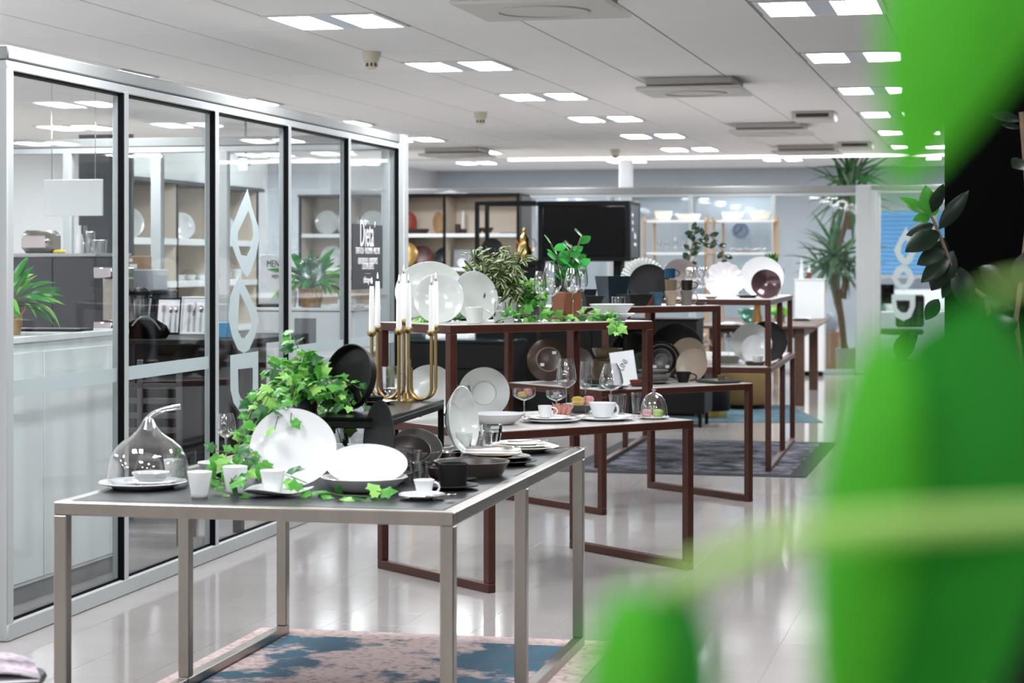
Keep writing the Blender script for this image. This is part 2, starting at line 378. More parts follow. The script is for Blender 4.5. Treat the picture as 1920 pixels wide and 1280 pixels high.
# frosted emblem on the third pane: two drops and a D shape
def emb(px0, px1, pts): return [wp(px, py) for px, py in pts]
def drop(cx, top, bot, w, n=14):
    P = []
    for i in range(n + 1):
        t = i / n; P.append((cx + w * math.sin(math.pi * t ** .62) ** .8 * (1 if t < 1 else 0), top + (bot - top) * t))
    return P
def sym(cx, half): return half + [(2 * cx - x, y) for x, y in reversed(half[1:-1])]
def loopw(P): return [wp(*p) for p in P]
flatshape(gw, 'frosted_film', [loopw([(462, 354), (470, 388), (482, 425), (484, 445), (478, 480), (468, 510), (461, 520), (452, 508), (440, 480), (430, 450), (431, 432), (445, 395)]),
    loopw([(463, 395), (470, 415), (473, 440), (468, 465), (461, 480), (450, 478), (443, 455), (444, 435), (455, 412)])], frost, .0006, (0, -.006, 0), (R(90), 0, 0))
flatshape(gw, 'frosted_film', [loopw([(447, 515), (462, 545), (478, 580), (483, 600), (476, 630), (465, 655), (455, 662), (444, 655), (433, 630), (426, 595), (430, 555), (438, 535)]),
    loopw([(447, 548), (462, 578), (470, 602), (466, 620), (457, 634), (450, 633), (444, 620), (445, 585)])], frost, .0006, (0, -.006, 0), (R(90), 0, 0))
flatshape(gw, 'frosted_film', [loopw([(430, 666), (482, 658), (482, 735), (476, 758), (462, 773), (448, 772), (436, 755), (430, 730)]),
    loopw([(444, 692), (472, 689), (472, 735), (467, 748), (457, 752), (449, 746), (445, 735)])], frost, .0006, (0, -.006, 0), (R(90), 0, 0))
# thin frosted safety band across the panes
for i in range(5):
    a, b = i * PW + .03, (i + 1) * PW - .055
    if i == 2: continue
    MB().box(a, b, -.0056, -.0048, .93, .99).build('frosted_band', frost, gw, False)
sg = thing('welcome_sign', 'black customer service sign fixed on the last glass pane', 'sign', (GX0, GY0, 0), GANG)
u0, h0 = wp(657, 419); u1, h1 = wp(714, 421); _, hb0 = wp(657, 543)
uc, hw = (u0 + u1) / 2, (u1 - u0)
sg.location = (GX0 + gx * uc, GY0 + gy * uc, hb0); SH = h0 - hb0
MB().box(-hw / 2, hw / 2, -.012, -.008, 0, SH).build('sign_board', M('sign_black', (48, 49, 58), .5, var=.03), sg, False)
signw = M('sign_white', (245, 245, 245), .6)
for body, fr, sz, sx in (('Dieta´', .84, .15, .58), ('TERVETULOA · VÄLKOMMEN · WELCOME', .59, .036, .5), ('ASIAKASPALVELU · KUNDSERVICE', .43, .036, .5), ('CUSTOMER SERVICE', .35, .036, .5), ('#dietagroup', .14, .036, .7)):
    text(sg, body, sz * hw / .42, (0, -.0126, SH * fr), (R(90), 0, 0), signw, sx=sx)
MB().box(-.06, .06, -.0126, -.012, SH * .24, SH * .2425).build('rule', signw, sg, False)
# white wall end with a wooden skirting left of the glass
wall('wall_end', 'white wall end at the left edge of the picture', (GX0 - .03, GY0 - .02), GA, -2.5, -.005, -.1, .05, 0, 2.6, wallw)
tag(MB().rbox(-1.2, .012, -.125, -.085, .002, .07, .008).build('baseboard_left', M('cherry_wood', (186, 108, 62), .4, var=.15, scale=6), None, True, (GX0 - .03, GY0 - .02, 0), (0, 0, GA)), 'short orange-brown wooden skirting at the left edge', kind='structure')

# far glass partition
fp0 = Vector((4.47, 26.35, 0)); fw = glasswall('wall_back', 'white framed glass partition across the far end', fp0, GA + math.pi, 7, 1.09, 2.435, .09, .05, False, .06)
MB().rbox(-.28, .03, -.07, .07, 0, 2.44, .01).build('corner_post', frame_w, fw)
MB().rbox(3.0, 3.16, -.3, -.12, 0, CEIL + RAISE, .01).build('column', M('column_white', (216, 219, 222), .5, var=.02), fw)
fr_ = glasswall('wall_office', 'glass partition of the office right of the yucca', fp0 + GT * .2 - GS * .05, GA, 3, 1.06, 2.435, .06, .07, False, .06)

# ------------------------------------------------------------------ display tables
TB = .04
def bar(e, name, mat, *d, b=.003): return MB().rbox(*d, b).build(name, mat, e, True, ang=25)
def stepped(label, x0, y0, ph, L, D, hl, hu, du):
    e = thing('display_table', label, 'table', (x0, y0, 0), ph, 'stepped display tables')
    for x in (0, L - TB):
        bar(e, 'leg', rust, x, x + TB, 0, TB, TB, hl - TB); bar(e, 'leg', rust, x, x + TB, D - TB, D, TB, hu - TB)
        bar(e, 'leg', rust, x, x + TB, du, du + TB, hl, hu - TB)
        bar(e, 'floor_rail', rust, x, x + TB, 0, D, 0, TB)
    for z, a in ((hl, 0), (hu, du)):
        bar(e, 'front_rail', rust, 0, L, a, a + TB, z - TB, z - .002); bar(e, 'back_rail', rust, 0, L, D - TB, D, z - TB, z - .002)
        for x in (0, L - TB): bar(e, 'side_rail', rust, x, x + TB, a + TB, D - TB, z - TB, z - .002)
        MB().rbox(.004, L - .004, a + .004, D - (.004 if z == hu else TB + .002), z - .012, z, .002).build('table_top', palet, e)
    return e
H2, U2, H3, U3, H4, U4, HS, HR = .706, 1.165, .716, 1.182, .723, 1.186, .748, .95
stepped('stepped rust-brown display table with the candle-lit white tableware, middle of the aisle', -.103, 8.925, .625, 1.183, .914, H2, U2, .299)
stepped('stepped rust-brown display table carrying brown plates, behind the white tableware table', .512, 11.675, .621, 1.164, .964, H3, U3, .292)
# long straight tables: brushed steel at the front, rust brown at the back
def longtable(label, x0, y0, ph, Wd, D, h, m, mat, top, hu=None):
    e = thing('display_table', label, 'table', (x0, y0, 0), ph)
    for x in (0, Wd - TB):
        for y in (0, m - TB / 2, D - TB): bar(e, 'leg', mat, x, x + TB, y, y + TB, TB, h - TB)
        bar(e, 'floor_rail', mat, x, x + TB, 0, m - .03, 0, TB); bar(e, 'floor_rail', mat, x, x + TB, m - TB / 2, D, 0, TB)
        bar(e, 'side_rail', mat, x, x + TB, TB, m - .001, h - TB, h - .001); bar(e, 'side_rail', mat, x, x + TB, m, D - TB, h - TB, h - .001)
    bar(e, 'front_rail', mat, 0, Wd, 0, TB, h - TB, h - .001); bar(e, 'back_rail', mat, 0, Wd, D - TB, D, h - TB, h - .001)
    MB().rbox(TB, Wd - TB, TB, m - .002, h - .015, h, .002).build('table_top', top, e); MB().rbox(TB, Wd - TB, m + .002, D - TB, h - .015, h, .002).build('table_top', top, e)
    if hu:
        for x in (.02, Wd - TB - .02):
            for y in (.22, m - TB / 2, D - TB): bar(e, 'leg', mat, x, x + TB, y, y + TB, h, hu - TB)
            bar(e, 'side_rail', mat, x, x + TB, .22 + TB, D - TB, hu - TB, hu - .001)
        bar(e, 'front_rail', mat, .02, Wd - .02, .22, .22 + TB, hu - TB, hu - .001); bar(e, 'back_rail', mat, .02, Wd - .02, D - TB, D, hu - TB, hu - .001)
        MB().rbox(.024, Wd - .024, .224, D - .004, hu - .012, hu, .002).build('table_top', palet, e)
    return e
longtable('brushed steel display table with dark top nearest the camera', -1.342, 5.977, -.218, 1.207, 2.025, HS, .99, silver, slate)
longtable('two-level rust-brown display table farthest back on the dark rug', .573, 14.274, -.205, 1.231, 2.436, H4, 1.333, rust, palet, U4)
# small black riser on the steel table
rk = thing('riser', 'low black riser carrying ivy, pan and candelabrum on the steel table', 'shelf', (-.83, 6.6, HS), -.18)
MB().rbox(0, .43, 0, .9, HR - HS - .012, HR - HS, .002).build('shelf_board', screen, rk)
for x in (0, .41):
    for y in (0, .88): bar(rk, 'leg', blk, x, x + .02, y, y + .02, 0, HR - HS - .03)
    bar(rk, 'side_rail', blk, x, x + .02, 0, .9, HR - HS - .035, HR - HS - .012)
for y in (0, .88): bar(rk, 'end_rail', blk, .02, .41, y, y + .02, HR - HS - .035, HR - HS - .012)

# ------------------------------------------------------------------ rugs
def rugmat(name, a, b, c, scale, lo, hi):
    m = M(name, a, .95, var=.0, spec=.1); nt = m.node_tree; n = nt.nodes; bs = n['Principled BSDF']; tc = n['Texture Coordinate']
    n1 = n.new('ShaderNodeTexNoise'); n1.inputs['Scale'].default_value = scale; n1.inputs['Detail'].default_value = 8; n1.inputs['Roughness'].default_value = .65
    n2 = n.new('ShaderNodeTexNoise'); n2.inputs['Scale'].default_value = 38; n2.inputs['Detail'].default_value = 6
    for q in (n1, n2): nt.links.new(tc.outputs['Object'], q.inputs['Vector'])
    r1 = n.new('ShaderNodeValToRGB'); r1.color_ramp.elements[0].position = lo; r1.color_ramp.elements[1].position = hi
    r1.color_ramp.elements[0].color = (*lin(a), 1); r1.color_ramp.elements[1].color = (*lin(b), 1)
    r2 = n.new('ShaderNodeValToRGB'); r2.color_ramp.elements[0].position = .52; r2.color_ramp.elements[1].position = .66
    nt.links.new(n1.outputs['Fac'], r1.inputs[0]); nt.links.new(n2.outputs['Fac'], r2.inputs[0])
    mx = n.new('ShaderNodeMix'); mx.data_type = 'RGBA'; mx.inputs[7].default_value = (*lin(c), 1)
    nt.links.new(r1.outputs[0], mx.inputs[6])
    ml = n.new('ShaderNodeMath'); ml.operation = 'MULTIPLY'; ml.inputs[1].default_value = .55; nt.links.new(r2.outputs[0], ml.inputs[0]); nt.links.new(ml.outputs[0], mx.inputs[0])
    for l in list(nt.links):
        if l.to_socket.name == 'Base Color': nt.links.remove(l)
    nt.links.new(mx.outputs[2], bs.inputs['Base Color']); return m
def rug(label, corner, rz, w, d, mat, edge, border=.05):
    e = thing('rug', label, 'rug', corner, rz)
    MB().rbox(border, w - border, border, d - border, 0, .007, .002).build('field', mat, e)
    b = MB()
    for q in ((0, w, 0, border), (0, w, d - border, d), (0, border, border, d - border), (w - border, w, border, d - border)): b.rbox(*q, 0, .006, .002)
    b.build('border', edge, e); return e
pinkr = rugmat('rug_pink_blue', (74, 104, 120), (196, 176, 172), (120, 96, 100), 2.2, .46, .52)
rug('faded pink and petrol-blue patterned rug under the steel table', (-1.417, 6.116, 0), -.215, 1.42, 2.0, pinkr, rugmat('rug_pink_border', (190, 168, 164), (206, 188, 184), (112, 92, 98), 9, .4, .6), .14)
rug('distressed charcoal and silver grey rug under the brown tables', (.32, 14.11, 0), -.235, 1.70, 2.68, rugmat('rug_grey', (44, 44, 50), (134, 134, 144), (34, 34, 40), 4, .4, .64), M('rug_edge_dark', (48, 48, 54), .95, var=.3, scale=40), .12)
rug('plain faded teal rug beside the mustard pouf', (1.08, 18.42, 0), 0, 1.73, 2.2, rugmat('rug_teal', (62, 84, 92), (86, 110, 118), (52, 72, 80), 5, .4, .6), M('rug_teal_edge', (84, 110, 118), .95, var=.1), .04)

# ------------------------------------------------------------------ tableware
def pf_plate(r, rise=.12, well=.6, t=.004):
    a = t + .002; z = rise * r
    return [(0, a), (well * r * .96, a), (well * r * 1.1, a + z * .5), (r * .985, a + z), (r, a + z - t * .4), (r * .985, a + z - t), (well * r * 1.1, a + z * .45 - t), (well * r * .97, .001), (well * r * .9, 0), (well * r * .86, .0015), (0, .0015)]
def pf_coupe(r, rise=.14, t=.004, p=2.4):
    up = [(r * i / 9, t + .002 + rise * r * (i / 9) ** p) for i in range(10)]
    return up + [(r, up[-1][1] - t * .6)] + [(x * .985, max(0, z - t - .001)) for x, z in reversed(up[:-1])][:-1] + [(0, 0)]
def pf_bowl(r, h, foot=.45, t=.004, p=.55):
    o = [(r * (foot + (1 - foot) * (i / 9) ** p), h * i / 9) for i in range(10)]
    inn = [(max(.0, x - t), max(z, t + .002)) for x, z in o]
    return [(0, t + .002)] + inn[1:] + [(r - t * .5, h + t * .3)] + list(reversed(o)) + [(0, 0)]
def pf_cup(rt, rb, h, t=.0035):
    o = [(rb * .9, 0), (rb, h * .03)] + [(rb + (rt - rb) * (i / 8) ** 1.0, h * (.03 + .97 * i / 8)) for i in range(1, 9)]
    return [(0, t)] + [(x - t, max(z, t + .001)) for x, z in o[1:]] + [(rt - t * .5, h + t * .3)] + list(reversed(o)) + [(0, 0)]
def kz(px, py, h): return W(px, py, h).y / F
def flat(label, name, cat, px, py, h, rx, prof, mat, dz=0, rz=0, group=None, n=40, sx=1, sy=1, wave=None):
    p = W(px, py, h); o = MB().lathe(prof(rx * p.y / F), n, sx, sy, wave).build(name, mat, None, True, (p.x, p.y, h + dz), (0, 0, rz)); return tag(o, label, cat, group)
def up(label, name, cat, px, py, ry, h, prof, mat, rx=None, sg=1, lean=11, dz=0, group=None, n=48, sx=1, sy=1, wave=None, back=False, ring=None):
    b = W(px, py + ry, h + dz); r = ry * b.y / F / math.cos(R(lean)); yaw = math.acos(min(1, rx / ry)) * sg if rx else 0
    mb = MB().lathe(prof(r), n, sx, sy, wave)
    if back: mb.v = [(x, y, -z) for x, y, z in mb.v]
    face = math.atan2(-b.x, b.y) * -1
    rot = Euler((R(90 - lean), 0, yaw - face * 0), 'XYZ'); M3 = rot.to_matrix()
    zmin = min((M3 @ Vector(v)).z for v in mb.v)
    o = mb.build(name, mat, None, True, (b.x, b.y, h + dz - zmin + .0005), rot)
    if ring:
        q = MB()
        for rr in ring[0]: q.lathe([(rr * r - .0015, -.006), (rr * r + .0015, -.006), (rr * r + .0015, .002), (rr * r - .0015, .002), (rr * r - .0015, -.006)], 40)
        k = q.build('foot_ring', ring[1], o)
        for (lx, ly) in ring[2]: MB().rbox(lx * r - .012, lx * r + .012, ly * r - .009, ly * r + .009, .0, .0018 + .004, .001).build('price_sticker', paper, o, loc=(0, 0, .0))
    return tag(o, label, cat, group)
def handle(o, r, z0, z1, out, th, mat, ang=0, n=8):
    c, s = math.cos(ang), math.sin(ang)
    P = [(c * (r - .001), s * (r - .001), z1)] + [(c * (r + out * math.sin(a)), s * (r + out * math.sin(a)), (z0 + z1) / 2 + (z1 - z0) / 2 * math.cos(a)) for a in [R(q) for q in range(25, 160, 22)]] + [(c * (r - .003), s * (r - .003), z0)]
    return MB().tube(P, th, n).build('handle', mat, o)
def cup(label, px, py, h, w, ht, mat, wb=.7, dz=0, ang=0., hnd=True, name='cup', cat='cup', wave=None, out=.35):
    p = W(px, py, h); k = p.y / F; rt, H = w / 2 * k, ht * k
    o = thing(name, label, cat, (p.x, p.y, h + dz))
    MB().lathe(pf_cup(rt, rt * wb, H), 36, wave=wave).build('body', mat, o)
    if hnd: handle(o, rt * (wb + .08 + (1 - wb) * .5), H * .2, H * .85, rt * out * 1.6, max(.003, rt * .09), mat, ang)
    return o
def wine(label, px, py, h, top, w, bot, mw=.62, mouth=.72, mat=None, group='wine glasses', name='wine_glass', cat='wine glass', stem=True):
    mat = mat or glass; p = W(px, py, h); k = p.y / F; Ht = (py - top) * k; Hb = max(.004, (py - bot) * k); rw = w / 2 * k
    o = thing(name, label, cat, (p.x, p.y, h), 0, group)
    B = Ht - Hb; t = .0012; out = []
    for i in range(13):
        s = i / 12
        if s < 1 - mw: q = math.sin(s / (1 - mw) * math.pi / 2) ** .75
        else: q = 1 - (1 - mouth) * ((s - (1 - mw)) / mw) ** 1.5
        out.append((max(rw * q, .003), Hb + B * s))
    MB().lathe([(0, Hb)] + out + [(x - t, z) for x, z in reversed(out[1:])] + [(0, Hb + t * 3)], 32).build('glass_bowl', mat, o)
    if stem:
        MB().tube([(0, 0, .003), (0, 0, Hb * .1), (0, 0, Hb * .6), (0, 0, Hb + .001)], .003, 8, rs=[.006, .0034, .003, .005]).build('stem', thick, o)
        MB().lathe([(0, .004), (rw * .3, .003), (rw * .82, .0016), (rw * .84, .0006), (rw * .8, 0), (0, 0)], 28).build('foot', glass, o)
    return o
def tumbler(label, px, py, h, w, ht, wb=.8, mat=None, n=32, wave=None, name='tumbler', dz=0):
    mat = mat or glass; p = W(px, py, h); k = p.y / F; rt, H = w / 2 * k, ht * k
    o = MB().lathe(pf_cup(rt, rt * wb, H, .002), n, wave=wave).build(name, mat, None, True, (p.x, p.y, h + dz)); return tag(o, label, 'glass')
def macaron(label, px, py, h, w, m, dz=0):
    p = W(px, py, h); r = w / 2 * p.y / F; o = thing('macaron', label, 'macaron', (p.x, p.y, h + dz), 0, 'macarons')
    MB().lathe([(0, 0), (r * .7, 0), (r, r * .4), (r * .98, r * .6), (0, r * .6)], 20).build('shell', m, o)
    MB().lathe([(0, r * .58), (r * .9, r * .58), (r * .9, r * .82), (0, r * .82)], 20).build('filling', macc, o)
    MB().lathe([(0, r * .8), (r * .98, r * .8), (r, r * 1.0), (r * .75, r * 1.38), (0, r * 1.5)], 20).build('shell', m, o); return o
def spoon(label, p, rz, L, kind='spoon', mat=None, tilt=0, name=None):
    mat = mat or chrome; o = thing(name or kind, label, kind, p, rz)
    MB().tube([(0, 0, .003), (L * .3, 0, .002), (L * .68, 0, .006), (L * .74, 0, .004)], .002, 6, rs=[.0045, .003, .002, .0025]).build('handle', mat, o)
    if kind == 'spoon': MB().lathe([(0, .002), (.6, .0035), (1, .007), (.97, .0055), (.6, .002), (0, 0)], 20, L * .14, L * .085, off=(L * .86, 0, 0)).build('spoon_bowl', mat, o)
    elif kind == 'fork':
        f = MB().rbox(L * .72, L * .82, -L * .045, L * .045, .002, .005, .001)
        for q in (-.034, -.011, .011, .034): f.rbox(L * .82, L, q * L - .0012, q * L + .0012, .003, .006, .0005)
        f.build('tines', mat, o)
    else: MB().rbox(L * .6, L, -.009, .007, .001, .004, .001).build('blade', mat, o)
    return o
SURF = {'U2': (-.103, 8.925, .625, 1.183, .299, .914, U2), 'U3': (.512, 11.675, .621, 1.164, .292, .964, U3), 'U4': (.573, 14.274, -.205, 1.231, .22, 2.436, U4)}
def PY(surf, px, f, m=.03):                        # row of the spot on an upper table level in column px, fraction f of the way back
    x0, y0, ph, L, a, D, h = SURF[surf]; c, s_ = math.cos(ph), math.sin(ph); k = (px - CX) / F; ys = []
    for i in range(600):
        y = y0 - 1 + i * .008; dx, dy = k * y - x0, y - y0; u, v = c * dx + s_ * dy, -s_ * dx + c * dy
        if m < u < L - m and a + m < v < D - m: ys.append(y)
    y = ys[0] + (ys[-1] - ys[0]) * f; return HY + F * (CH - h) / y
def TP(surf, px, f, top, h=None):
    b = PY(surf, px, f); return (top + b) / 2, (b - top) / 2
P_ = lambda rise=.12, well=.6: (lambda r: pf_plate(r, rise, well))
C_ = lambda rise=.14, p=2.4: (lambda r: pf_coupe(r, rise, .004, p))
B_ = lambda hr=.45, foot=.45, p=.55: (lambda r: pf_bowl(r, r * hr, foot, .004, p))

# --- steel table
flat('large white charger plate under the glass pumpkin cloche', 'plate', 'plate', 268, 914, HS, 83, P_(.11, .7), porc)
flat('small white plate on the charger under the cloche', 'plate', 'plate', 283, 912, HS, 50, P_(.12, .6), porc, .0065)
flat('white rounded bowl on the small plate under the cloche', 'bowl', 'bowl', 283, 912, HS, 36, B_(.52, .4, .5), porc, .0135)
p = W(278, 908, HS); cl = thing('cloche', 'clear glass pumpkin-shaped cloche with a curled stem handle', 'cloche', (p.x, p.y, HS + .0075)); k = p.y / F
pr = [(74, 0), (75, 12), (74, 30), (69, 50), (60, 66), (47, 78), (34, 86), (23, 95), (15, 106), (10, 116), (6, 122)]
pro = [(a * k, b * k) for a, b in pr]
MB().lathe(pro + [(a - .0025, b - .001) for a, b in reversed(pro[:-1])], 48, wave=(9, .02)).build('dome', glass, cl)
MB().tube([(0, 0, 118 * k), (6 * k, 0, 124 * k), (16 * k, 0, 131 * k), (32 * k, 0, 137 * k), (60 * k, 0, 141 * k)], .01, 12, rs=[.011, .010, .009, .0085, .0085]).build('stem_handle', thick, cl)
cup('white faceted cup standing behind the glass cloche', 326, 893, HS, 38, 32, porc, .75, hnd=False)
cup('white creased cup in front, left of the two creased cups', 374, 932, HS, 47, 48, porc, .64, hnd=False, wave=(5, .03))
cup('white creased cup wrapped in ivy, right of the two creased cups', 440, 926, HS, 48, 52, porc, .62, hnd=False, wave=(5, .03))
flat('white leaf-shaped saucer under a cup at the front edge', 'saucer', 'saucer', 520, 929, HS, 62, C_(.16), porc, sx=1.05, sy=.8, wave=(3, .05, .006))
cup('white cup on the leaf-shaped saucer', 511, 929, HS, 48, 44, porc, .66, .006, 0, True)
up('large white wavy-edged plate standing behind the front cups', 'plate', 'plate', 550, 838, 72, HS, C_(.15, 3), porc, sx=1.09, wave=(3, .015), lean=14)
flat('wide white bowl carrying an upright oval platter', 'bowl', 'bowl', 683, 920, HS, 82, B_(.33, .55, .8), porc)
up('white oval platter standing in the wide white bowl', 'platter', 'platter', 688, 869, 36, HS, C_(.2, 3), porc, sx=1.95, lean=24, dz=.018)
flat('grey bowl half hidden behind the wide white bowl', 'bowl', 'bowl', 735, 905, HS, 38, B_(.5, .5), greyst)
flat('white espresso saucer at the front right of the steel table', 'saucer', 'saucer', 791, 935, HS, 44, P_(.14, .5), porc)
cup('white espresso cup with a curled handle', 795, 935, HS, 40, 32, porc, .58, .006, .35, out=.4)
spoon('small steel spoon on the espresso saucer', W(818, 939, HS) + Vector((-.03, -.03, .012)), .5, .1)
flat('black saucer under the black cup', 'saucer', 'saucer', 846, 916, HS, 52, P_(.1, .5), blackst)
cup('large matte black cup on a black saucer', 850, 914, HS, 57, 42, blackst, .86, .006, 1.2)
flat('second black saucer behind the black cup', 'saucer', 'saucer', 858, 902, HS, 36, P_(.1, .5), blackst)
flat('wide shallow brown stoneware bowl', 'bowl', 'bowl', 884, 891, HS, 72, B_(.38, .78, .9), brownst)
flat('small polished steel bowl behind the black cup', 'bowl', 'bowl', 841, 868, HS, 27, B_(.8, .5, .6), chrome)
flat('small brown bowl at the left of the wide brown bowl', 'bowl', 'bowl', 826, 896, HS, 26, B_(.8, .6), brownst)
wine('clear wine glass among the ivy trails', 424, 868, HS, 775, 37, 822)
flat('white bowl behind the ivy-wrapped cup', 'bowl', 'bowl', 412, 889, HS, 42, B_(.55, .4), porc)
flat('wooden plate behind the ivy trails', 'plate', 'plate', 430, 868, HS, 40, P_(.1, .6), sandst)
tumbler('clear water glass between the oval platter and the black cup', 787, 908, HS, 37, 42)
tumbler('ribbed clear glass behind the oval platter', 770, 884, HS, 42, 40, .8, wave=(16, .02))
up('matte black oval plate standing upright on the steel table', 'plate', 'plate', 718, 828, 78, HS, C_(.08, 4), blackst, rx=33, sg=-1, lean=4)
up('dark brown bowl lying tilted on a grey bowl', 'bowl', 'bowl', 764, 845, 24, HS, B_(.5, .4), brownst, rx=23, sg=1, lean=55, dz=.01)
up('large grey bowl propped upright behind the tilted bowl', 'bowl', 'bowl', 780, 838, 31, HS, B_(.5, .45), greyst, rx=29, sg=1, lean=48)
flat('deep taupe bowl beside the ribbed glass', 'bowl', 'bowl', 790, 872, HS, 34, B_(.75, .55), greyst)
flat('pale grey bowl at the back of the steel table', 'bowl', 'bowl', 812, 856, HS, 40, B_(.5, .5), bone)
up('big white bowl standing on its edge facing right', 'bowl', 'bowl', 846, 787, 64, HS, B_(.42, .35, .6), bone, rx=26, sg=1, lean=6)
for i, (nm, dx, dy, r, m, dz) in enumerate((('dark grey plate at the bottom of the napkin stack', 6, 2, 60, blackst, 0), ('taupe plate in the middle of the napkin stack', -5, 0, 58, brownst, .011), ('beige plate at the top of the napkin stack', -14, 0, 52, sandst, .022))):
    flat(nm, 'plate', 'plate', 942 + dx, 868 + dy, HS, r, P_(.1, .62), m, dz)
p = W(922, 868, HS)
nap = tag(MB().rbox(-.1, .1, -.045, .045, 0, .01, .004).rbox(-.09, .1, -.04, .035, .009, .018, .004).build('napkin', linen, None, True, (p.x, p.y, HS + .034), (0, 0, -.12)), 'folded white napkin on the stack of taupe plates', 'napkin')
spoon('steel spoon on the white napkin', (p.x - .09, p.y - .02, HS + .053), -.1, .17)
spoon('steel fork on the white napkin', (p.x - .07, p.y + .018, HS + .053), -.16, .17, 'fork')
for i, (nm, dx, r, dz, m) in enumerate((('large cream plate at the bottom of the back corner stack', 0, 66, 0, cream), ('cream plate in the middle of the back corner stack', -5, 56, .011, cream), ('white plate at the top of the back corner stack', -4, 44, .021, porc))):
    flat(nm, 'plate', 'plate', 982 + dx, 846, HS, r, P_(.12, .62), m, dz, wave=(11, .02))
p = W(982, 846, HS); spoon('steel fork on the cream plate stack', (p.x - .06, p.y, HS + .033), .2, .15, 'fork')
spoon('steel spoon hanging over the table corner behind the cream plates', (p.x + .06, p.y - .01, HS + .012), -.1, .17)
tumbler('low ribbed tumbler behind the stacked plates', 888, 842, HS, 44, 34, .7, wave=(20, .02))
tumbler('cut crystal tumbler behind the stacked plates', 921, 836, HS, 42, 40, .7, thick, 24, (8, .06))
tumbler('tall clear tumbler beside the big white bowl', 866, 852, HS, 40, 40, .8)
# --- riser
up('matte black pan standing upright on the riser', 'pan', 'pan', 664, 706, 62, HR, lambda r: pf_bowl(r, r * .3, .93, .006, 1), blackst, rx=46, sg=-1, lean=13)
p = W(733, 747, HR); k = p.y / F
cm = thing('crystal_mug', 'faceted crystal glass mug on the riser', 'mug', (p.x, p.y, HR))
pr = [(18, 60), (17.5, 50), (17, 30), (16, 18), (10, 11), (7, 8), (11, 4), (16, 2), (16, 0)]
MB().lathe([(0, 16 * k), (13 * k, 20 * k), (14.5 * k, 30 * k), (16.5 * k, 60 * k)] + [(a * k, b * k) for a, b in pr] + [(0, 0)], 12).build('body', thick, cm, ang=20)
handle(cm, 17 * k, 20 * k, 48 * k, 12 * k, .003, thick)
flat('small brown plate under the crystal mug', 'plate', 'plate', 712, 757, HR, 32, P_(.1, .6), bronzest)
flat('small dark bowl beside the crystal mug', 'bowl', 'bowl', 700, 757, HR, 20, B_(.7, .6), blackst)
# candelabrum
p = W(764, 752, HR); k = p.y / F; cd = thing('candelabrum', 'brass candelabrum with U-shaped arms on the riser', 'candelabrum', (p.x, p.y, HR))
hold = [(697, 630, -.02), (708, 621, .03), (748, 627, -.035), (757, 608, .03), (766, 624, -.005), (809, 629, -.03), (817, 619, .03)]
hd = []
for px, py, dy in hold:
    yy = p.y + dy; x = (px - CX) / F * yy - p.x; z = CH - (py - HY) / F * yy - HR; hd.append((x, dy, z))
def ub(x0, y0, x1, y1, zt0, zt1, r=.0064):
    rad = abs(x1 - x0) / 2; P = [(x0, y0, zt0), (x0, y0, rad + .008)]
    for a in range(10, 181, 17):
        t = a / 180; P.append((x0 + (x1 - x0) * (1 - math.cos(R(a))) / 2, y0 + (y1 - y0) * t, rad + .008 - rad * math.sin(R(a)) * (1 if rad < .1 else .1 / rad)))
    P.append((x1, y1, zt1)); return MB().tube(P, r, 10)
ub(hd[0][0], hd[0][1], -.03, -.02, hd[0][2], .13).build('arm', brass, cd); ub(hd[1][0], hd[1][1], -.014, .02, hd[1][2], .15).build('arm', brass, cd)
ub(hd[5][0], hd[5][1], .008, -.02, hd[5][2], .15).build('arm', brass, cd); ub(hd[6][0], hd[6][1], .012, .02, hd[6][2], .12).build('arm', brass, cd)
for i in (2, 3, 4): MB().tube([(hd[i][0], hd[i][1], .002), (hd[i][0], hd[i][1], hd[i][2])], .0064, 10).build('arm', brass, cd)
MB().lathe([(0, 0), (.045, 0), (.045, .004), (.018, .01), (.014, .03), (0, .03)], 28).build('foot', brass, cd)
cn = ['front left', 'rear left', 'centre-left', 'tallest centre', 'centre-right', 'front right', 'rear right']
ht = [91, 92, 93, 93, 91, 92, 90]
for i, (x, y, z) in enumerate(hd):
    MB().lathe([(0, 0), (.008, 0), (.0155, .007), (.0165, .016), (.0145, .022), (0, .022)], 20, off=(x, y, z - .002)).build('holder', brass, cd)
    c = thing('candle', 'white taper candle with white flame tip, %s one in the candelabrum' % cn[i], 'candle', (p.x + x, p.y + y, HR + z + .02), 0, 'taper candles'); hh = (ht[i] - 8) * k
    MB().lathe([(0, 0), (.0105, 0), (.0098, hh * .5), (.0078, hh), (0, hh)], 18).build('candle_body', wax, c)
    MB().tube([(0, 0, hh - .001), (0, 0, hh + .008)], .0016, 6).build('wick', gasket, c)
    MB().lathe([(0, hh + .006), (.003, hh + .01), (.0038, hh + .016), (.0022, hh + .026), (0, hh + .034)], 10).build('flame', wax, c)

# --- middle table, lower level
up('white deep-rimmed soup plate standing upright on the lower level', 'plate', 'plate', 908, 735, 47, H2, lambda r: pf_plate(r, .26, .45), bone, lean=12)
up('plain white plate standing upright behind the candelabrum', 'plate', 'plate', 806, 733, 49, H2, C_(.12, 3), bone, lean=12)
flat('wide white shallow bowl at the left end of the lower level', 'bowl', 'bowl', 932, 795, H2, 53, B_(.38, .5, .7), porc)
wine('stemless wine glass beside the white shallow bowl', 868, 800, H2, 722, 36, 772, .5, .7)
def coupe(label, px, py, top, w, bot, fill):
    o = wine(label, px, py, H2, top, w, bot, .45, .98, name='coupe_glass', cat='glass', group='coupe glasses'); return o
coupe('coupe glass holding a yellow and a pink macaron', 983, 781, 727, 44, 751, 1)
coupe('coupe glass filled with white sugar cubes', 1043, 779, 731, 38, 752, 2)
zt = lambda px, py, h, q: (py - q) * kz(px, py, h)
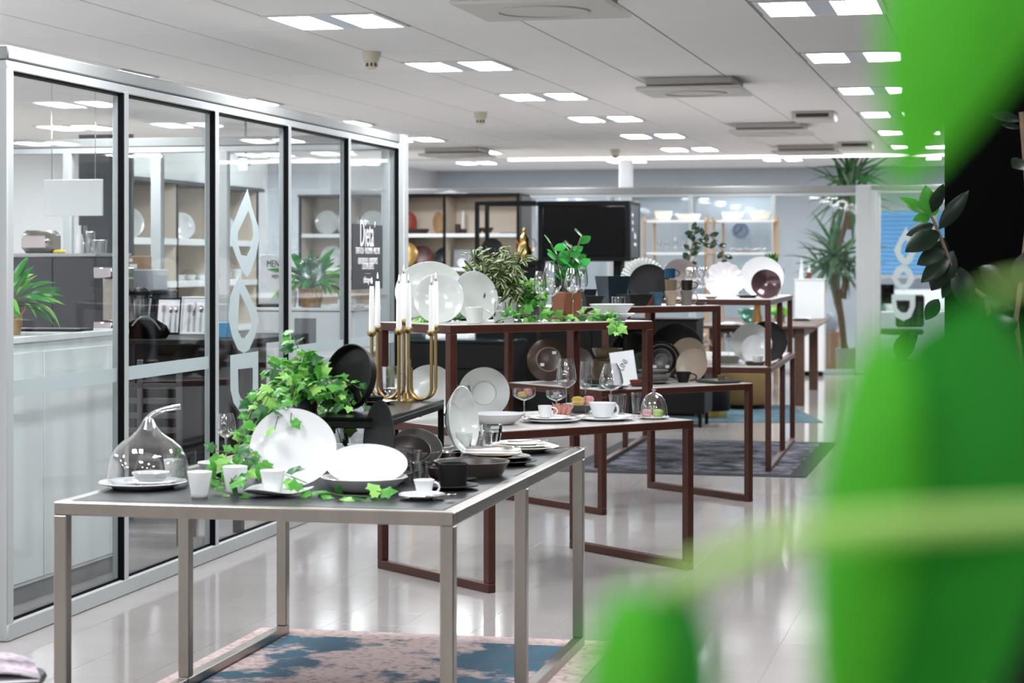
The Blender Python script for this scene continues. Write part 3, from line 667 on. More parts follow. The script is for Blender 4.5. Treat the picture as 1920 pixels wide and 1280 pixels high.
macaron('yellow macaron inside the coupe glass', 979, 781, H2, 18, macy, zt(983, 781, H2, 747)); macaron('pink macaron inside the coupe glass', 990, 780, H2, 18, macp, zt(983, 781, H2, 742))
for i, (a, b, c) in enumerate(((1036, 747, .3), (1044, 748, .9), (1050, 747, .1), (1041, 741, .5), (1047, 740, 1.1))):
    q = W(a, 779, H2); tag(MB().rbox(-.008, .008, -.008, .008, 0, .015, .002).build('sugar_cube', porc, None, True, (q.x, q.y, H2 + zt(a, 779, H2, b)), (.1, .1, c)), 'white sugar cube in the coupe glass, %s of five' % ORD[i], 'sugar cube', 'sugar cubes')
flat('large white plate under the white cup', 'plate', 'plate', 1033, 791, H2, 56, P_(.08, .65), porc); flat('smaller white plate on the large plate under the white cup', 'plate', 'plate', 1030, 790, H2, 44, P_(.08, .6), porc, .009)
cup('white cup with a loop handle on two plates', 1022, 789, H2, 27, 22, porc, .8, .017, 0, out=.45)
nb = thing('napkin_flower', 'coral pink ruffled napkin behind the white cup', 'napkin', W(1052, 783, H2) + Vector((0, .05, 0)))
corl = M('coral_fabric', (232, 164, 152), .8, var=.15)
for i in range(9):
    a = i * .7; MB().lathe([(.004, 0), (.012, .01), (.02, .035), (.028, .055), (.026, .056), (.018, .036), (.01, .012), (.004, 0)], 18, wave=(5, .18, .008), sx=1, sy=.6).build('petal', corl, nb, True, (.028 * math.cos(a) * (i > 0), .02 * math.sin(a), 0), (.25 * math.sin(a), .25 * math.cos(a), a))
wine('tall wine glass left of the flute', 1062, 780, H2, 672, 38, 728, .7, .68); wine('narrow champagne flute between two wine glasses', 1098, 780, H2, 677, 23, 730, .8, .8)
wine('wide red wine glass in front of the lettered card', 1146, 776, H2, 681, 46, 733, .68, .55)
flat('small white plate with macarons behind the flute', 'plate', 'plate', 1088, 772, H2, 32, P_(.1, .6), porc, .026); flat('green-grey bowl under the macaron plate', 'bowl', 'bowl', 1088, 773, H2, 26, B_(.5, .5), greyst)
macaron('yellow macaron on the small plate', 1083, 772, H2, 22, macy, .034); macaron('pink macaron on the small plate', 1103, 771, H2, 22, macp, .034)
flat('large white plate under the white handled bowl', 'plate', 'plate', 1133, 787, H2, 58, P_(.07, .65), porc)
bo = cup('white soup bowl with a small handle on the large plate', 1130, 785, H2, 53, 27, porc, .62, .008, 0, name='bowl', cat='bowl', out=.12)
tumbler('clear tumbler behind the white handled bowl', 1158, 777, H2, 34, 38, .78); tumbler('clear tumbler half behind the small cloche', 1197, 774, H2, 28, 38, .78)
flat('small white plate under the bell cloche', 'plate', 'plate', 1225, 785, H2, 30, P_(.1, .7), porc)
p = W(1226, 785, H2); k = p.y / F; bc = thing('bell_cloche', 'small clear bell-shaped glass cloche over macarons', 'cloche', (p.x, p.y, H2 + .006))
pro = [(25 * k, 0), (25.5 * k, 8 * k), (24 * k, 22 * k), (20 * k, 34 * k), (13 * k, 43 * k), (5 * k, 47 * k), (3 * k, 48 * k)]
MB().lathe(pro + [(a - .0015, b - .001) for a, b in reversed(pro)], 36).build('dome', glass, bc)
MB().lathe([(0, 47 * k), (3 * k, 47 * k), (2.4 * k, 49 * k), (4.6 * k, 52 * k), (4 * k, 55 * k), (0, 56 * k)], 16).build('knob', thick, bc)
macaron('pink macaron under the bell cloche', 1212, 785, H2, 21, macp, .007); macaron('green macaron under the bell cloche', 1234, 785, H2, 21, macg, .007)

# --- middle table, upper level
up('large white platter standing at the back left of the upper level', 'plate', 'plate', 806, *TP('U2', 806, .75, 490), U2, lambda r: pf_plate(r, .1, .75), bone, lean=14, sx=1.12)
up('white rimmed plate standing in front of the large platter', 'plate', 'plate', 823, *TP('U2', 823, .35, 513), U2, lambda r: pf_plate(r, .15, .62), bone, lean=12)
up('white plate with a grooved rim standing right of the pair', 'plate', 'plate', 889, *TP('U2', 889, .5, 508), U2, lambda r: pf_plate(r, .1, .72), bone, rx=40, sg=1, lean=12)
for lb, q in (('large platter', 808), ('rimmed plate', 826), ('grooved plate', 880)):
    pp = W(q, PY('U2', q, .8), U2); tag(MB().rbox(-.05, .05, -.01, .05, 0, .012, .002).build('plate_stand', blk, None, True, (pp.x, pp.y + .03, U2)), 'low black stand under the upright %s' % lb, 'plate stand')
cup('white straight-sided mug in front of the grooved plate', 889, PY('U2', 889, .12), U2, 33, 31, bone, .85, 0, 0, name='mug', cat='mug', out=.5)
wine('small clear cordial glass right of the white mug', 938, PY('U2', 938, .12), U2, 565, 24, 588, .7, .9); wine('wine glass left of the tallest glass on the upper level', 1013, PY('U2', 1013, .12), U2, 508, 25, 556, .6, .7)
wine('tallest wine glass on the upper level', 1035, PY('U2', 1035, .3), U2, 494, 38, 556, .6, .62); wine('wide wine glass right of the tallest glass', 1074, PY('U2', 1074, .55), U2, 503, 32, 552, .6, .68); wine('wine glass farthest right on the upper level', 1091, PY('U2', 1091, .8), U2, 498, 24, 548, .6, .72)
flat('white saucer under the angular white bowl', 'saucer', 'saucer', 1147, PY('U2', 1147, .5), U2, 45, lambda r: pf_plate(r, .25, .6), porc)
flat('white angular bowl on a saucer at the right end of the upper level', 'bowl', 'bowl', 1147, PY('U2', 1147, .5), U2, 43, lambda r: pf_bowl(r, r * .62, .42, .004, 1), porc, .009)
p = W(1062, PY('U2', 1062, .9), U2)
tp = thing('terracotta_planter', 'square terracotta pot with a bright green succulent', 'potted plant', (p.x, p.y - .07, U2), .625); k = tp.location.y / F
MB().rbox(-.055, .055, -.055, .055, .018, .135, .006).build('pot', terra, tp); MB().rbox(-.08, .08, -.08, .08, 0, .02, .004).build('saucer', terra, tp); MB().box(-.048, .048, -.048, .048, .125, .138).build('soil', soil, tp)

# --- brown table, upper level
p = W(1148, PY('U3', 1148, .45), U3)
vz = thing('vase', 'dark blue square tapering vase behind the white bowl', 'vase', (p.x, p.y, U3), .5); k = p.y / F
vb = MB(); a, b, hh = .058, .078, .18
vb.add([(-a, -a, 0), (a, -a, 0), (a, a, 0), (-a, a, 0), (-b, -b, hh), (b, -b, hh), (b, b, hh), (-b, b, hh), (-b + .006, -b + .006, hh), (b - .006, -b + .006, hh), (b - .006, b - .006, hh), (-b + .006, b - .006, hh), (-a + .006, -a + .006, .01), (a - .006, -a + .006, .01), (a - .006, a - .006, .01), (-a + .006, a - .006, .01)],
    [(3, 2, 1, 0), (0, 1, 5, 4), (1, 2, 6, 5), (2, 3, 7, 6), (3, 0, 4, 7), (4, 5, 9, 8), (5, 6, 10, 9), (6, 7, 11, 10), (7, 4, 8, 11), (8, 9, 13, 12), (9, 10, 14, 13), (10, 11, 15, 14), (11, 8, 12, 15), (12, 13, 14, 15)])
vb.build('body', navyst, vz, True, ang=20)
def sqbowl(label, px, py, h, w, ht, mat, dy=0, rz=.5, flare=.65, name='square_bowl'):
    p = W(px, PY('U3', px, dy, .06), h); k = p.y / F; b = w / 2 * k / 1.2; a = b * flare; hh = ht * k; t = .006
    o = MB().add([(-a, -a, 0), (a, -a, 0), (a, a, 0), (-a, a, 0), (-b, -b, hh), (b, -b, hh), (b, b, hh), (-b, b, hh), (-b + t, -b + t, hh), (b - t, -b + t, hh), (b - t, b - t, hh), (-b + t, b - t, hh), (-a + t, -a + t, .008), (a - t, -a + t, .008), (a - t, a - t, .008), (-a + t, a - t, .008)],
        [(3, 2, 1, 0), (0, 1, 5, 4), (1, 2, 6, 5), (2, 3, 7, 6), (3, 0, 4, 7), (4, 5, 9, 8), (5, 6, 10, 9), (6, 7, 11, 10), (7, 4, 8, 11), (8, 9, 13, 12), (9, 10, 14, 13), (10, 11, 15, 14), (11, 8, 12, 15), (12, 13, 14, 15)]).build(name, mat, None, True, (p.x, p.y, h), (0, 0, rz), ang=20)
    return tag(o, label, 'bowl')
sqbowl('black square bowl right of the blue vase', 1189, 577, U3, 62, 22, blackst, .12); sqbowl('black square bowl left of the blue vase', 1105, 572, U3, 50, 20, blackst, .2)
sqbowl('small black square bowl between the wine glasses and vase', 1100, 575, U3, 34, 30, navyst, .8)
sqbowl('navy blue square cup right of the vase', 1182, 566, U3, 26, 36, navyst, .75, .5, .85, 'square_cup')
tumbler('clear textured tumbler in front of the blue vase', 1160, PY('U3', 1160, .05), U3, 27, 18, .9)
up('clear beaded glass plate standing behind the black plate', 'plate', 'plate', 1206, *TP('U3', 1206, .85, 484), U3, lambda r: pf_plate(r, .1, .62), M('pearl_glass', (206, 208, 204), .2, var=.1, scale=40), wave=(36, .02, .006), n=144, lean=10)
up('matte black round plate standing at the right of the brown table', 'plate', 'plate', 1217, *TP('U3', 1217, .55, 495), U3, C_(.1, 4), blackst, lean=12)
flat('red rectangular dish behind the blue mug', 'dish', 'dish', 1200, PY('U3', 1200, .35), U3, 30, B_(.6, .8), redst)
cup('blue stoneware mug standing alone', 1230, PY('U3', 1230, .25), U3, 25, 24, bluest, .8, 0, .15, name='mug', cat='mug', out=.5)
cup('tan mug at the bottom of the taller stack', 1258, PY('U3', 1258, .25), U3, 23, 27, sandst, .82, 0, 0, name='mug', cat='mug', out=.5)
kk = kz(1258, PY('U3', 1258, .25), U3)
cup('beige mug in the middle of the taller stack', 1258, PY('U3', 1258, .25), U3, 23, 20, oatst, .9, 28 * kk, 0, name='mug', cat='mug', out=.4); cup('blue mug at the top of the taller stack', 1256, PY('U3', 1256, .25), U3, 22, 18, M('deep_blue_glaze', (24, 78, 116), .25, var=.15), .9, 51 * kk, 0, name='mug', cat='mug', out=.4)
cup('grey mug at the bottom of the shorter stack', 1287, PY('U3', 1287, .25), U3, 23, 27, greyst, .85, 0, 0, name='mug', cat='mug', out=.5); cup('dark brown mug on the shorter stack', 1288, PY('U3', 1288, .25), U3, 22, 19, M('espresso_glaze', (44, 36, 32), .3), .9, 28 * kk, 0, name='mug', cat='mug', out=.5)
flat('small brown dish beside the grey mug', 'dish', 'dish', 1313, PY('U3', 1313, .4), U3, 12, B_(.4, .6), bronzest)
# --- brown table, lower level
RG = lambda rr: ([rr], sandst, ((.25, .3), (-.3, -.25)))
up('bronze brown plate showing its underside, left of the brown table', 'plate', 'plate', 1029, 675, 40, H3, lambda r: pf_plate(r, .14, .62), bronzest, lean=12, back=True, ring=RG(.55))
up('purple-brown plate overlapping the bronze plate', 'plate', 'plate', 1080, 682, 32, H3, C_(.12), M('plum_glaze', (112, 92, 92), .22, var=.2), lean=12)
flat('oat coloured deep bowl at the bottom of a pair', 'bowl', 'bowl', 1135, 712, H3, 32, lambda r: pf_bowl(r, r * 1.15, .6, .005, .5), oatst, 0); flat('dark stack base bowl under the oat bowls', 'bowl', 'bowl', 1116, 722, H3, 24, B_(.5, .6), bronzest)
flat('oat coloured bowl on top of the pair', 'bowl', 'bowl', 1139, 712, H3, 29, lambda r: pf_bowl(r, r * .62, .6, .005, .5), oatst, .135)
flat('pale turquoise plate behind the wine glasses', 'plate', 'plate', 1120, 724, H3, 30, P_(.1, .6), M('turquoise_glaze', (120, 166, 160), .3, var=.1)); flat('black square-looking plate under the lettered card', 'plate', 'plate', 1150, 728, H3, 30, P_(.08, .6), blackst)
up('smoky olive glass plate standing at the back', 'plate', 'plate', 1186, 659, 49, H3, lambda r: pf_plate(r, .1, .6), olive, rx=42, lean=10)
p = W(1174, 722, H3); k = p.y / F
sgn = thing('table_card', 'white card with thin slanted lettering standing among bowls', 'sign', (p.x, p.y, H3), .12)
cb = MB().rbox(-23 * k, 23 * k, -.003, .003, 0, 64 * k, .001).build('card', paper, sgn, True, rot=(R(-9), R(-7), 0)); text(cb, 'LINI', .05, (.0, -.0035, 38 * k), (R(90), R(-52), 0), M('ink', (28, 28, 32), .7), sx=.8)
for i, (r, ht, dz, m) in enumerate(((36, .18, 0, greyst), (33, .42, .012, greyst), (29, .4, .05, M('mauve_grey_glaze', (140, 132, 132), .35)))):
    flat(('grey stoneware saucer plate under the grey bowls', 'wide grey stoneware bowl in the stack', 'mauve grey bowl on top of the grey stack')[i], ('plate', 'bowl', 'bowl')[i], ('plate', 'bowl', 'bowl')[i], 1225, 719, H3, r, (P_(.12, .6), B_(.45, .7, .6), B_(.35, .7, .6))[i], m, dz)
flat('small brown saucer under the red fluted dish', 'saucer', 'saucer', 1195, 724, H3, 17, P_(.1, .6), bronzest); flat('small red fluted dish in front of the white card', 'dish', 'dish', 1195, 724, H3, 14, B_(.7, .8), redst, .006, wave=(12, .05))
up('large black plate standing behind the bronze underside', 'plate', 'plate', 1268, 658, 51, H3, lambda r: pf_plate(r, .1, .7), blackst, lean=10, dz=.0)
up('dark brown plate showing its ringed underside, right of the leg', 'plate', 'plate', 1240, 676, 36, H3, lambda r: pf_plate(r, .14, .62), M('umber_glaze', (50, 42, 38), .3, var=.2), lean=12, back=True, ring=([.3, .8], greyst, ((.3, -.35), (-.35, -.35))))
up('large sand coloured oval plate standing upright', 'plate', 'plate', 1291, 672.5, 39.5, H3, C_(.12, 3), sandst, rx=33, sg=-1, lean=13); up('small sand coloured plate leaning on the large sand plate', 'plate', 'plate', 1299, 684, 31, H3, C_(.12, 3), sandst, rx=27, sg=-1, lean=14)
cup('black mug on the right of the brown lower level', 1281, 717, H3, 30, 20, blackst, .62, 0, .1, name='mug', cat='mug', out=.5)
p = W(1348, 717.4, H3); k = p.y / F
tr = tag(MB().lathe(pf_plate(47 * k, .1, .85), 4).build('tray', M('sage_glaze', (104, 102, 90), .35, var=.1), None, True, (p.x, p.y, H3), (0, 0, .62 + math.pi / 4), ang=30), 'square sage-grey tray at the right end of the lower level', 'tray')
tumbler('small brown wooden cup on the square tray', 1353, 717.4, H3, 15, 12, .8, oatst, name='cup', dz=.006)

# --- farthest brown table
up('clear scalloped glass plate with a pearl rim standing upright', 'plate', 'plate', 1357, 525, 34, U4, C_(.14, 3), M('pearl_white_glass', (238, 234, 238), .12, var=.03, coat=.5), wave=(14, .03, .004), n=84, lean=12, sx=1.06)
up('large white round plate standing behind the copper bowl', 'plate', 'plate', 1428, 519, 38, U4, C_(.14, 3), porc, lean=12, sx=1.05); up('copper-purple lustre bowl leaning on the white plate', 'bowl', 'bowl', 1435, 532, 27, U4, C_(.4, 2), purple, lean=16)
flat('grey stone plate lying in front of the copper bowl', 'plate', 'plate', 1402, 558, U4, 27, P_(.14, .55), greyst); flat('dark grey small plate on the grey stone plate', 'plate', 'plate', 1402, 558, U4, 18, P_(.1, .6), blackst, .008)
wine('wine glass nearer the mug stacks on the far table', 1296, 560, U4, 501, 23, 533, .6, .7); wine('wine glass beside the scalloped plate', 1318, 561, U4, 501, 22, 530, .6, .72)
up('taupe ringed plate standing behind the wine glasses', 'plate', 'plate', 1275, 521, 36, U4, lambda r: pf_plate(r, .12, .55), M('taupe_glaze', (148, 138, 134), .3), lean=10)
flat('small pale dish behind the scalloped plate', 'dish', 'dish', 1333, 560, U4, 14, P_(.2, .6), sandst)
wine('tall cocktail glass behind the copper bowl', 1463, 555, U4, 503, 16, 520, .3, 1.0)
up('large pale grey plate standing on the far lower level', 'plate', 'plate', 1409, 643, 37, H4, C_(.12, 3), bone, lean=12); up('smaller white plate leaning on the pale grey plate', 'plate', 'plate', 1417, 655, 27, H4, C_(.14, 3), porc, lean=14)
up('dark plate with a pale rim behind the pale grey plate', 'plate', 'plate', 1437, 640, 38, H4, C_(.1, 4), blackst, lean=9)
p = W(1417, 684, H4); k = p.y / F
tag(MB().lathe(pf_plate(26 * k, .18, .8), 4).build('square_dish', bronzest, None, True, (p.x, p.y, H4), (0, 0, math.pi / 4 - .2), ang=30), 'brown square dish in front of the white plates', 'dish'); cup('small white tumbler cup on the brown square dish', 1421, 684, H4, 20, 16, porc, .8, .006, hnd=False)
p = W(1362, 680, H4); k = p.y / F
tag(MB().lathe(pf_bowl(36 * k, 12 * k, .8, .005, 1), 4).build('oven_dish', M('sage_dish_glaze', (150, 150, 136), .3, var=.08), None, True, (p.x, p.y, H4), (0, 0, math.pi / 4 - .2), ang=30), 'sage-grey oven dish in front of the coupe glasses', 'dish')
tag(MB().lathe(pf_bowl(30 * k, 10 * k, .8, .005, 1), 4).build('oven_dish', MATS['sage_dish_glaze'], None, True, (p.x, p.y, H4 + .008), (0, 0, math.pi / 4 - .2), ang=30), 'smaller sage-grey oven dish nested in the larger one', 'dish')
for i, (a, b) in enumerate(((1322, 684), (1338, 682), (1366, 672), (1352, 670), (1378, 668))):
    wine('coupe glass on the far lower level, %s from the left leg' % ORD[i], a, b, H4, b - 46, 20, b - 32, .4, .98, group='far coupe glasses', name='coupe_glass', cat='glass')

# ------------------------------------------------------------------ plants
def outline_leaf(half, mid, name, mat, droop=.12, fold=.06):
    L = half[0:1] + half[1:]; v = [(0, y, fold * math.sin(math.pi * min(1, max(0, y))) - droop * y * y) for y in mid]; f = []; nm = len(mid)
    def z(x, y): return -droop * y * y - fold * .6 * abs(x)
    for sgn in (1, -1):
        o = len(v); v += [(sgn * x, y, z(x, y)) for x, y in half]
        ch = list(range(o, o + len(half)))
        # stitch the rim to the midrib
        i, j = 0, 0
        while i < len(ch) - 1 or j < nm - 1:
            if j == nm - 1 or (i < len(ch) - 1 and (half[i + 1][1] - mid[j]) < (mid[j + 1] - half[i][1])):
                f.append((j, ch[i], ch[i + 1]) if sgn > 0 else (j, ch[i + 1], ch[i])); i += 1
            else:
                f.append((j, ch[i], j + 1) if sgn > 0 else (j, j + 1, ch[i])); j += 1
    me = bpy.data.meshes.new(name); me.from_pydata(v, [], f); me.materials.append(mat)
    me.polygons.foreach_set('use_smooth', [True] * len(me.polygons)); return me
IVYH = [(0, 0), (.18, -.12), (.4, .0), (.36, .22), (.52, .46), (.28, .58), (.0, 1)]
def ivyl(m): return outline_leaf(IVYH, [0, .3, .6, 1], 'leaf', m, .18, .1)
def ovall(m, w=.3, droop=.2, fold=.08, n=7, p=1.):
    h = [(w * math.sin(math.pi * (i / n) ** p) ** .85 if 0 < i < n else 0, i / n) for i in range(n + 1)]
    return outline_leaf(h, [i / n for i in range(n + 1)], 'leaf', m, droop, fold)
IVY = [ivyl(ivy1), ivyl(ivy1), ivyl(ivy2), ivyl(ivy3)]
def leaf(parent, data, p, d, n, size, name='leaf'):
    d = Vector(d).normalized(); x = d.cross(Vector(n))
    if x.length < .01: x = d.cross(Vector((0, 1, .3)))
    x.normalize(); nn = x.cross(d).normalized()
    Mx = Matrix((x, d, nn)).transposed(); o = ob(name, data, parent, p); o.rotation_euler = Mx.to_euler(); o.scale = (size,) * 3; return o
def rv(a=1.): return Vector((random.uniform(-a, a), random.uniform(-a, a), random.uniform(-a, a)))
def along(P, t):
    f = t * (len(P) - 1); i = min(int(f), len(P) - 2); return P[i].lerp(P[i + 1], f - i), (P[i + 1] - P[i]).normalized()
def vine(e, P, n, size, kinds, cam_bias=.6, r=.0016, t0=.1, vary=.35, stem=stemg):
    P = [Vector(p) for p in P]; MB().tube(P, r, 5).build('stem', stem, e)
    for i in range(n):
        t = t0 + (1 - t0) * (i + random.random() * .7) / n; p, d = along(P, min(t, 1)); sd = rv(1); sd = (sd - d * sd.dot(d)).normalized()
        dr = (sd * .9 + d * .5 + Vector((0, -cam_bias * .5, -.35))).normalized()
        q = size * random.uniform(1 - vary, 1 + vary); p2 = p + dr * q * .35
        leaf(e, random.choice(kinds), p2, dr, (Vector((0, -cam_bias, .7)) + rv(.45)).normalized(), q)
def px3(base, px, py, y): return WZ(px, py, y) - Vector(base)

# big ivy in a grey pot on the riser
yp = 6.86; bp = WZ(572, 778, yp); b0 = Vector((bp.x, bp.y, HR))
iv = thing('potted_ivy', 'lush green ivy spilling from a grey pot on the riser', 'potted plant', b0)
MB().lathe([(0, 0), (.04, 0), (.052, .085), (.055, .088), (.055, .098), (.048, .098), (.046, .08), (0, .08)], 32).build('pot', M('grey_pot', (92, 94, 96), .5, var=.1), iv)
MB().lathe([(0, .078), (.047, .078), (.047, .084), (0, .088)], 20).build('soil', soil, iv)
top = Vector((0, 0, .085))
ends = [(545, 626, .0, 9), (520, 685, -.05, 10), (590, 690, .02, 10), (610, 690, .05, 8), (640, 735, -.02, 10), (692, 742, -.05, 11), (640, 760, -.12, 10), (665, 800, -.12, 11), (690, 775, .0, 9), (610, 740, -.14, 11), (560, 720, -.14, 12), (520, 740, -.14, 12), (498, 690, .02, 10), (470, 760, -.06, 12), (500, 780, -.16, 11), (455, 800, -.1, 13), (540, 690, .08, 8), (570, 672, -.02, 10), (600, 800, -.16, 9), (640, 830, -.1, 10), (530, 790, -.17, 9), (580, 655, .06, 8), (630, 715, .06, 9), (480, 730, .06, 10), (655, 850, -.07, 7), (515, 805, -.5, 10), (545, 790, -.48, 7), (478, 800, -.4, 10), (600, 720, -.16, 10), (545, 750, -.17, 10), (660, 765, -.14, 10)]
for (a, c, dy, n) in ends:
    e_ = px3(b0, a, c, yp + dy); dn = e_.z < .06
    mid = Vector((e_.x * .45, e_.y * .6, max(.17, e_.z + .07) if dn else e_.z * .8 + .03)) + rv(.015)
    vine(iv, bz(top + rv(.02) * Vector((1, 1, .2)), mid, e_), n, .042, IVY)
# trails towards the cups
for pts, n in (([(470, 770, 6.7), (455, 815, 6.45), (440, 850, 6.3), (405, 845, 6.28)], 10), ([(480, 790, 6.6), (470, 840, 6.38), (490, 870, 6.22), (575, 905, 6.1)], 9), ([(460, 800, 6.55), (440, 860, 6.35), (455, 880, 6.2), (430, 905, 6.05)], 8)):
    vine(iv, [px3(b0, *q) for q in pts], n + 4, .046, IVY, .8)
def strand(label, pts, h, n, size, name='ivy_sprig'):
    P = [W(a, c, h) + Vector((0, 0, .012)) for a, c in pts]; b = Vector((P[0].x, P[0].y, h)); e = thing(name, label, 'ivy')
    e.location = b; vine(e, [q - b for q in P], n, size, IVY, .7, .0016, 0); return e
strand('ivy sprig lying in front of the wide white bowl', [(600, 928), (640, 936), (690, 938), (742, 928)], HS, 20, .042)
strand('ivy sprig lying between the cloche and the creased cups', [(350, 905), (375, 896), (405, 900), (418, 915)], HS, 20, .042)
strand('ivy sprig curling before the ivy-wrapped cup', [(405, 924), (425, 930), (455, 934)], HS, 5, .04)
strand('ivy sprig resting on the leaf-shaped saucer', [(548, 934), (566, 930), (586, 925)], HS, 5, .045)
# upper level greenery
pU = lambda px, f: W(px, PY('U2', px, f), U2)
def garland(label, pts, n, size):
    P = [pU(a, f) + Vector((0, 0, z)) for a, f, z in pts]; b = Vector((P[0].x, P[0].y, U2)); e = thing('ivy_garland', label, 'ivy'); e.location = b
    vine(e, [q - b for q in P], n, size, IVY, .5, .0016, 0); return e
garland('ivy garland running along the front of the upper level', [(935, .15, .015), (985, .2, .03), (1040, .15, .02), (1090, .25, .035), (1130, .2, .02), (1150, .05, .012)], 66, .04)
garland('ivy sprig behind the white upright plates', [(775, .6, .02), (800, .5, .03), (850, .7, .03), (900, .8, .02)], 22, .045)
hb = pU(1150, .06); e = thing('ivy_sprig', 'light green ivy tip hanging over the upper table edge', 'ivy', (hb.x, hb.y, U2))
fe = Vector((.012, -.10, 0)); vine(e, bz((-.03, 0, .02), tuple(fe + Vector((0, 0, .03))), tuple(fe + Vector((.0, -.02, -.05)))), 10, .042, [IVY[2], IVY[2], IVY[0]], .8, .0015, .2)
gb_ = pU(995, .55); e = thing('potted_ivy', 'bushy green ivy right of the striped plant', 'potted plant', gb_)
MB().lathe([(0, 0), (.035, 0), (.045, .07), (.04, .07), (0, .065)], 20).build('pot', MATS['grey_pot'], e)
for i in range(16):
    a = i * 2.4; rr = random.uniform(.03, .09); vine(e, bz((0, 0, .065), (rr * .5 * math.cos(a), rr * .5 * math.sin(a), .19), (rr * math.cos(a), rr * math.sin(a) - .02, random.uniform(.02, .21))), 7, .042, IVY, .6, .0014)
# striped spiderwort
tb = pU(945, .6); tz = thing('striped_plant', 'green and cream striped trailing plant in a white pot', 'potted plant', tb)
MB().lathe([(0, 0), (.05, 0), (.066, .11), (.069, .115), (.06, .115), (0, .1)], 28).build('pot', porc, tz); MB().lathe([(0, .098), (.058, .098), (.055, .106), (0, .11)], 16).build('soil', soil, tz)
TRD = [ovall(tradm, .2, .25, .12), ovall(tradm, .17, .15, .1), ovall(tradm, .22, .35, .12)]
for i in range(36):
    a = i * 2.4 + random.random(); rr = random.uniform(.05, .17); zt_ = random.choice([.34, .3, .26, .22, .15, .08, .03]) + random.uniform(-.02, .02)
    x = rr * math.cos(a); x = x - .03 if zt_ > .2 else x
    vine(tz, bz((0, 0, .1), (x * .5, rr * .5 * math.sin(a), .25 if zt_ > .1 else .2), (x, rr * math.sin(a) * .6 - .03, zt_)), 9, .056, TRD, .35, .0018, .25)
# succulent in the terracotta pot
SU = [ovall(M('succulent_leaf', (62, 168, 74), .3, var=.25, trans=.15), .34, .1, .05), ovall(M('succulent_leaf_deep', (36, 120, 44), .3, var=.25, trans=.1), .34, .1, .05)]
for i in range(7):
    a = i * .9; x = .06 * math.cos(a); h_ = .16 + [.26, .2, .16, .22, .14, .18, .12][i]
    P = bz((0, 0, .13), (x * .6, .02 * math.sin(a), (.16 + h_) / 2), (x * 1.6, .05 * math.sin(a), h_)); MB().tube(P, .004, 6).build('stem', stemg, tp)
    for q in range(5):
        t = .35 + q * .16; p, d = along(P, min(t, 1)); s_ = 1 if q % 2 else -1
        leaf(tp, random.choice(SU), p, Vector((s_ * .8, -.25, .5)) + rv(.2), (-s_ * .4, -.7, .7), .075)
# zz plant arching behind the wine glasses
zb = W(1290, PY('U4', 1290, .5), U4); zz = thing('zz_plant', 'dark green arching stems in a small grey vase', 'potted plant', zb)
MB().lathe([(0, 0), (.035, 0), (.045, .05), (.03, .12), (.026, .13), (.02, .13), (0, .1)], 24).build('vase', greyst, zz)
ZZ = [ovall(M('zz_leaf', (24, 62, 36), .25, var=.25), .3, .1, .06)]
for pts in ([(1291, 498), (1295, 470), (1303, 440), (1296, 428)], [(1291, 498), (1300, 455), (1325, 438), (1345, 452)], [(1293, 500), (1330, 440), (1355, 470), (1364, 492)]):
    P = [zb * 0 + Vector((0, 0, .12))] + [px3(zb, a, c, zb.y) for a, c in pts[0:]]; MB().tube(P, .004, 6).build('stem', bark, zz)
    for q in range(9):
        p, d = along(P, .25 + q * .085); s_ = 1 if q % 2 else -1; side = Vector((-d.z, 0, d.x)) * s_
        leaf(zz, ZZ[0], p, side * .8 + d * .5 + rv(.15), (0, -1, .4), .07)
# aloe in a grey pot behind the white plate
ab = W(1447, PY('U4', 1447, .75), U4); al = thing('aloe', 'small bright green aloe in a grey pot behind the white plate', 'potted plant', ab)
MB().lathe([(0, 0), (.045, 0), (.06, .19), (.055, .19), (0, .18)], 24).build('pot', greyst, al)
AL = [ovall(M('aloe_leaf', (60, 140, 54), .35, var=.2), .13, -.25, .1, 7, .8)]
for i in range(13):
    a = i * 2.4; leaf(al, AL[0], (0, 0, .18), (math.cos(a) * .7, math.sin(a) * .7, 1.0 + .3 * (i % 3)), (-math.cos(a), -math.sin(a), .4), .16)

dpt_ = lambda px, z: (px - CX) / F * z
# yucca tree behind the far partition corner
yb = Vector((dpt_(1590, 27.0), 27.0, 0)); yu = thing('yucca_tree', 'tall yucca with two leaning trunks in a woven basket', 'potted plant', yb)
MB().lathe([(0, .3), (.1, .3), (.16, .31), (.165, .3), (.15, 0), (0, 0)], 24).build('basket', wickw, yu)
def yk(px, py, dy=0): return px3(yb, px, py, yb.y + dy)
YL = [ovall(yuccag, .055, .25, .03, 6, .6), ovall(yuccag, .05, .5, .03, 6, .6), ovall(ivy3, .05, .1, .03, 6, .6)]
for tr_, crown, nl, sz in (([(1588, 668), (1580, 630), (1575, 590), (1560, 530), (1566, 480)], (1566, 480), 40, .62), ([(1584, 668), (1579, 600), (1570, 540), (1551, 500)], (1551, 505), 24, .5), ([(1566, 480), (1585, 420), (1595, 370)], (1595, 365), 46, .66), ([(1590, 430), (1600, 330)], (1595, 330), 26, .6), ([(1580, 560), (1590, 500)], (1590, 495), 20, .5)):
    P = [yk(a, c) for a, c in tr_]; MB().tube(P, .05, 8, rs=[.05] + [.036] * (len(P) - 1)).build('trunk', bark, yu)
    c0 = yk(*crown)
    for i in range(nl):
        a = i * 2.4; el = -0.9 + 2.2 * i / nl; d = Vector((math.cos(a) * math.cos(el), math.sin(a) * math.cos(el) * .6, math.sin(el)))
        leaf(yu, random.choice(YL), c0 + rv(.06), d + rv(.1), (-d.x * .3, -.5, 1), sz * random.uniform(.75, 1.15))
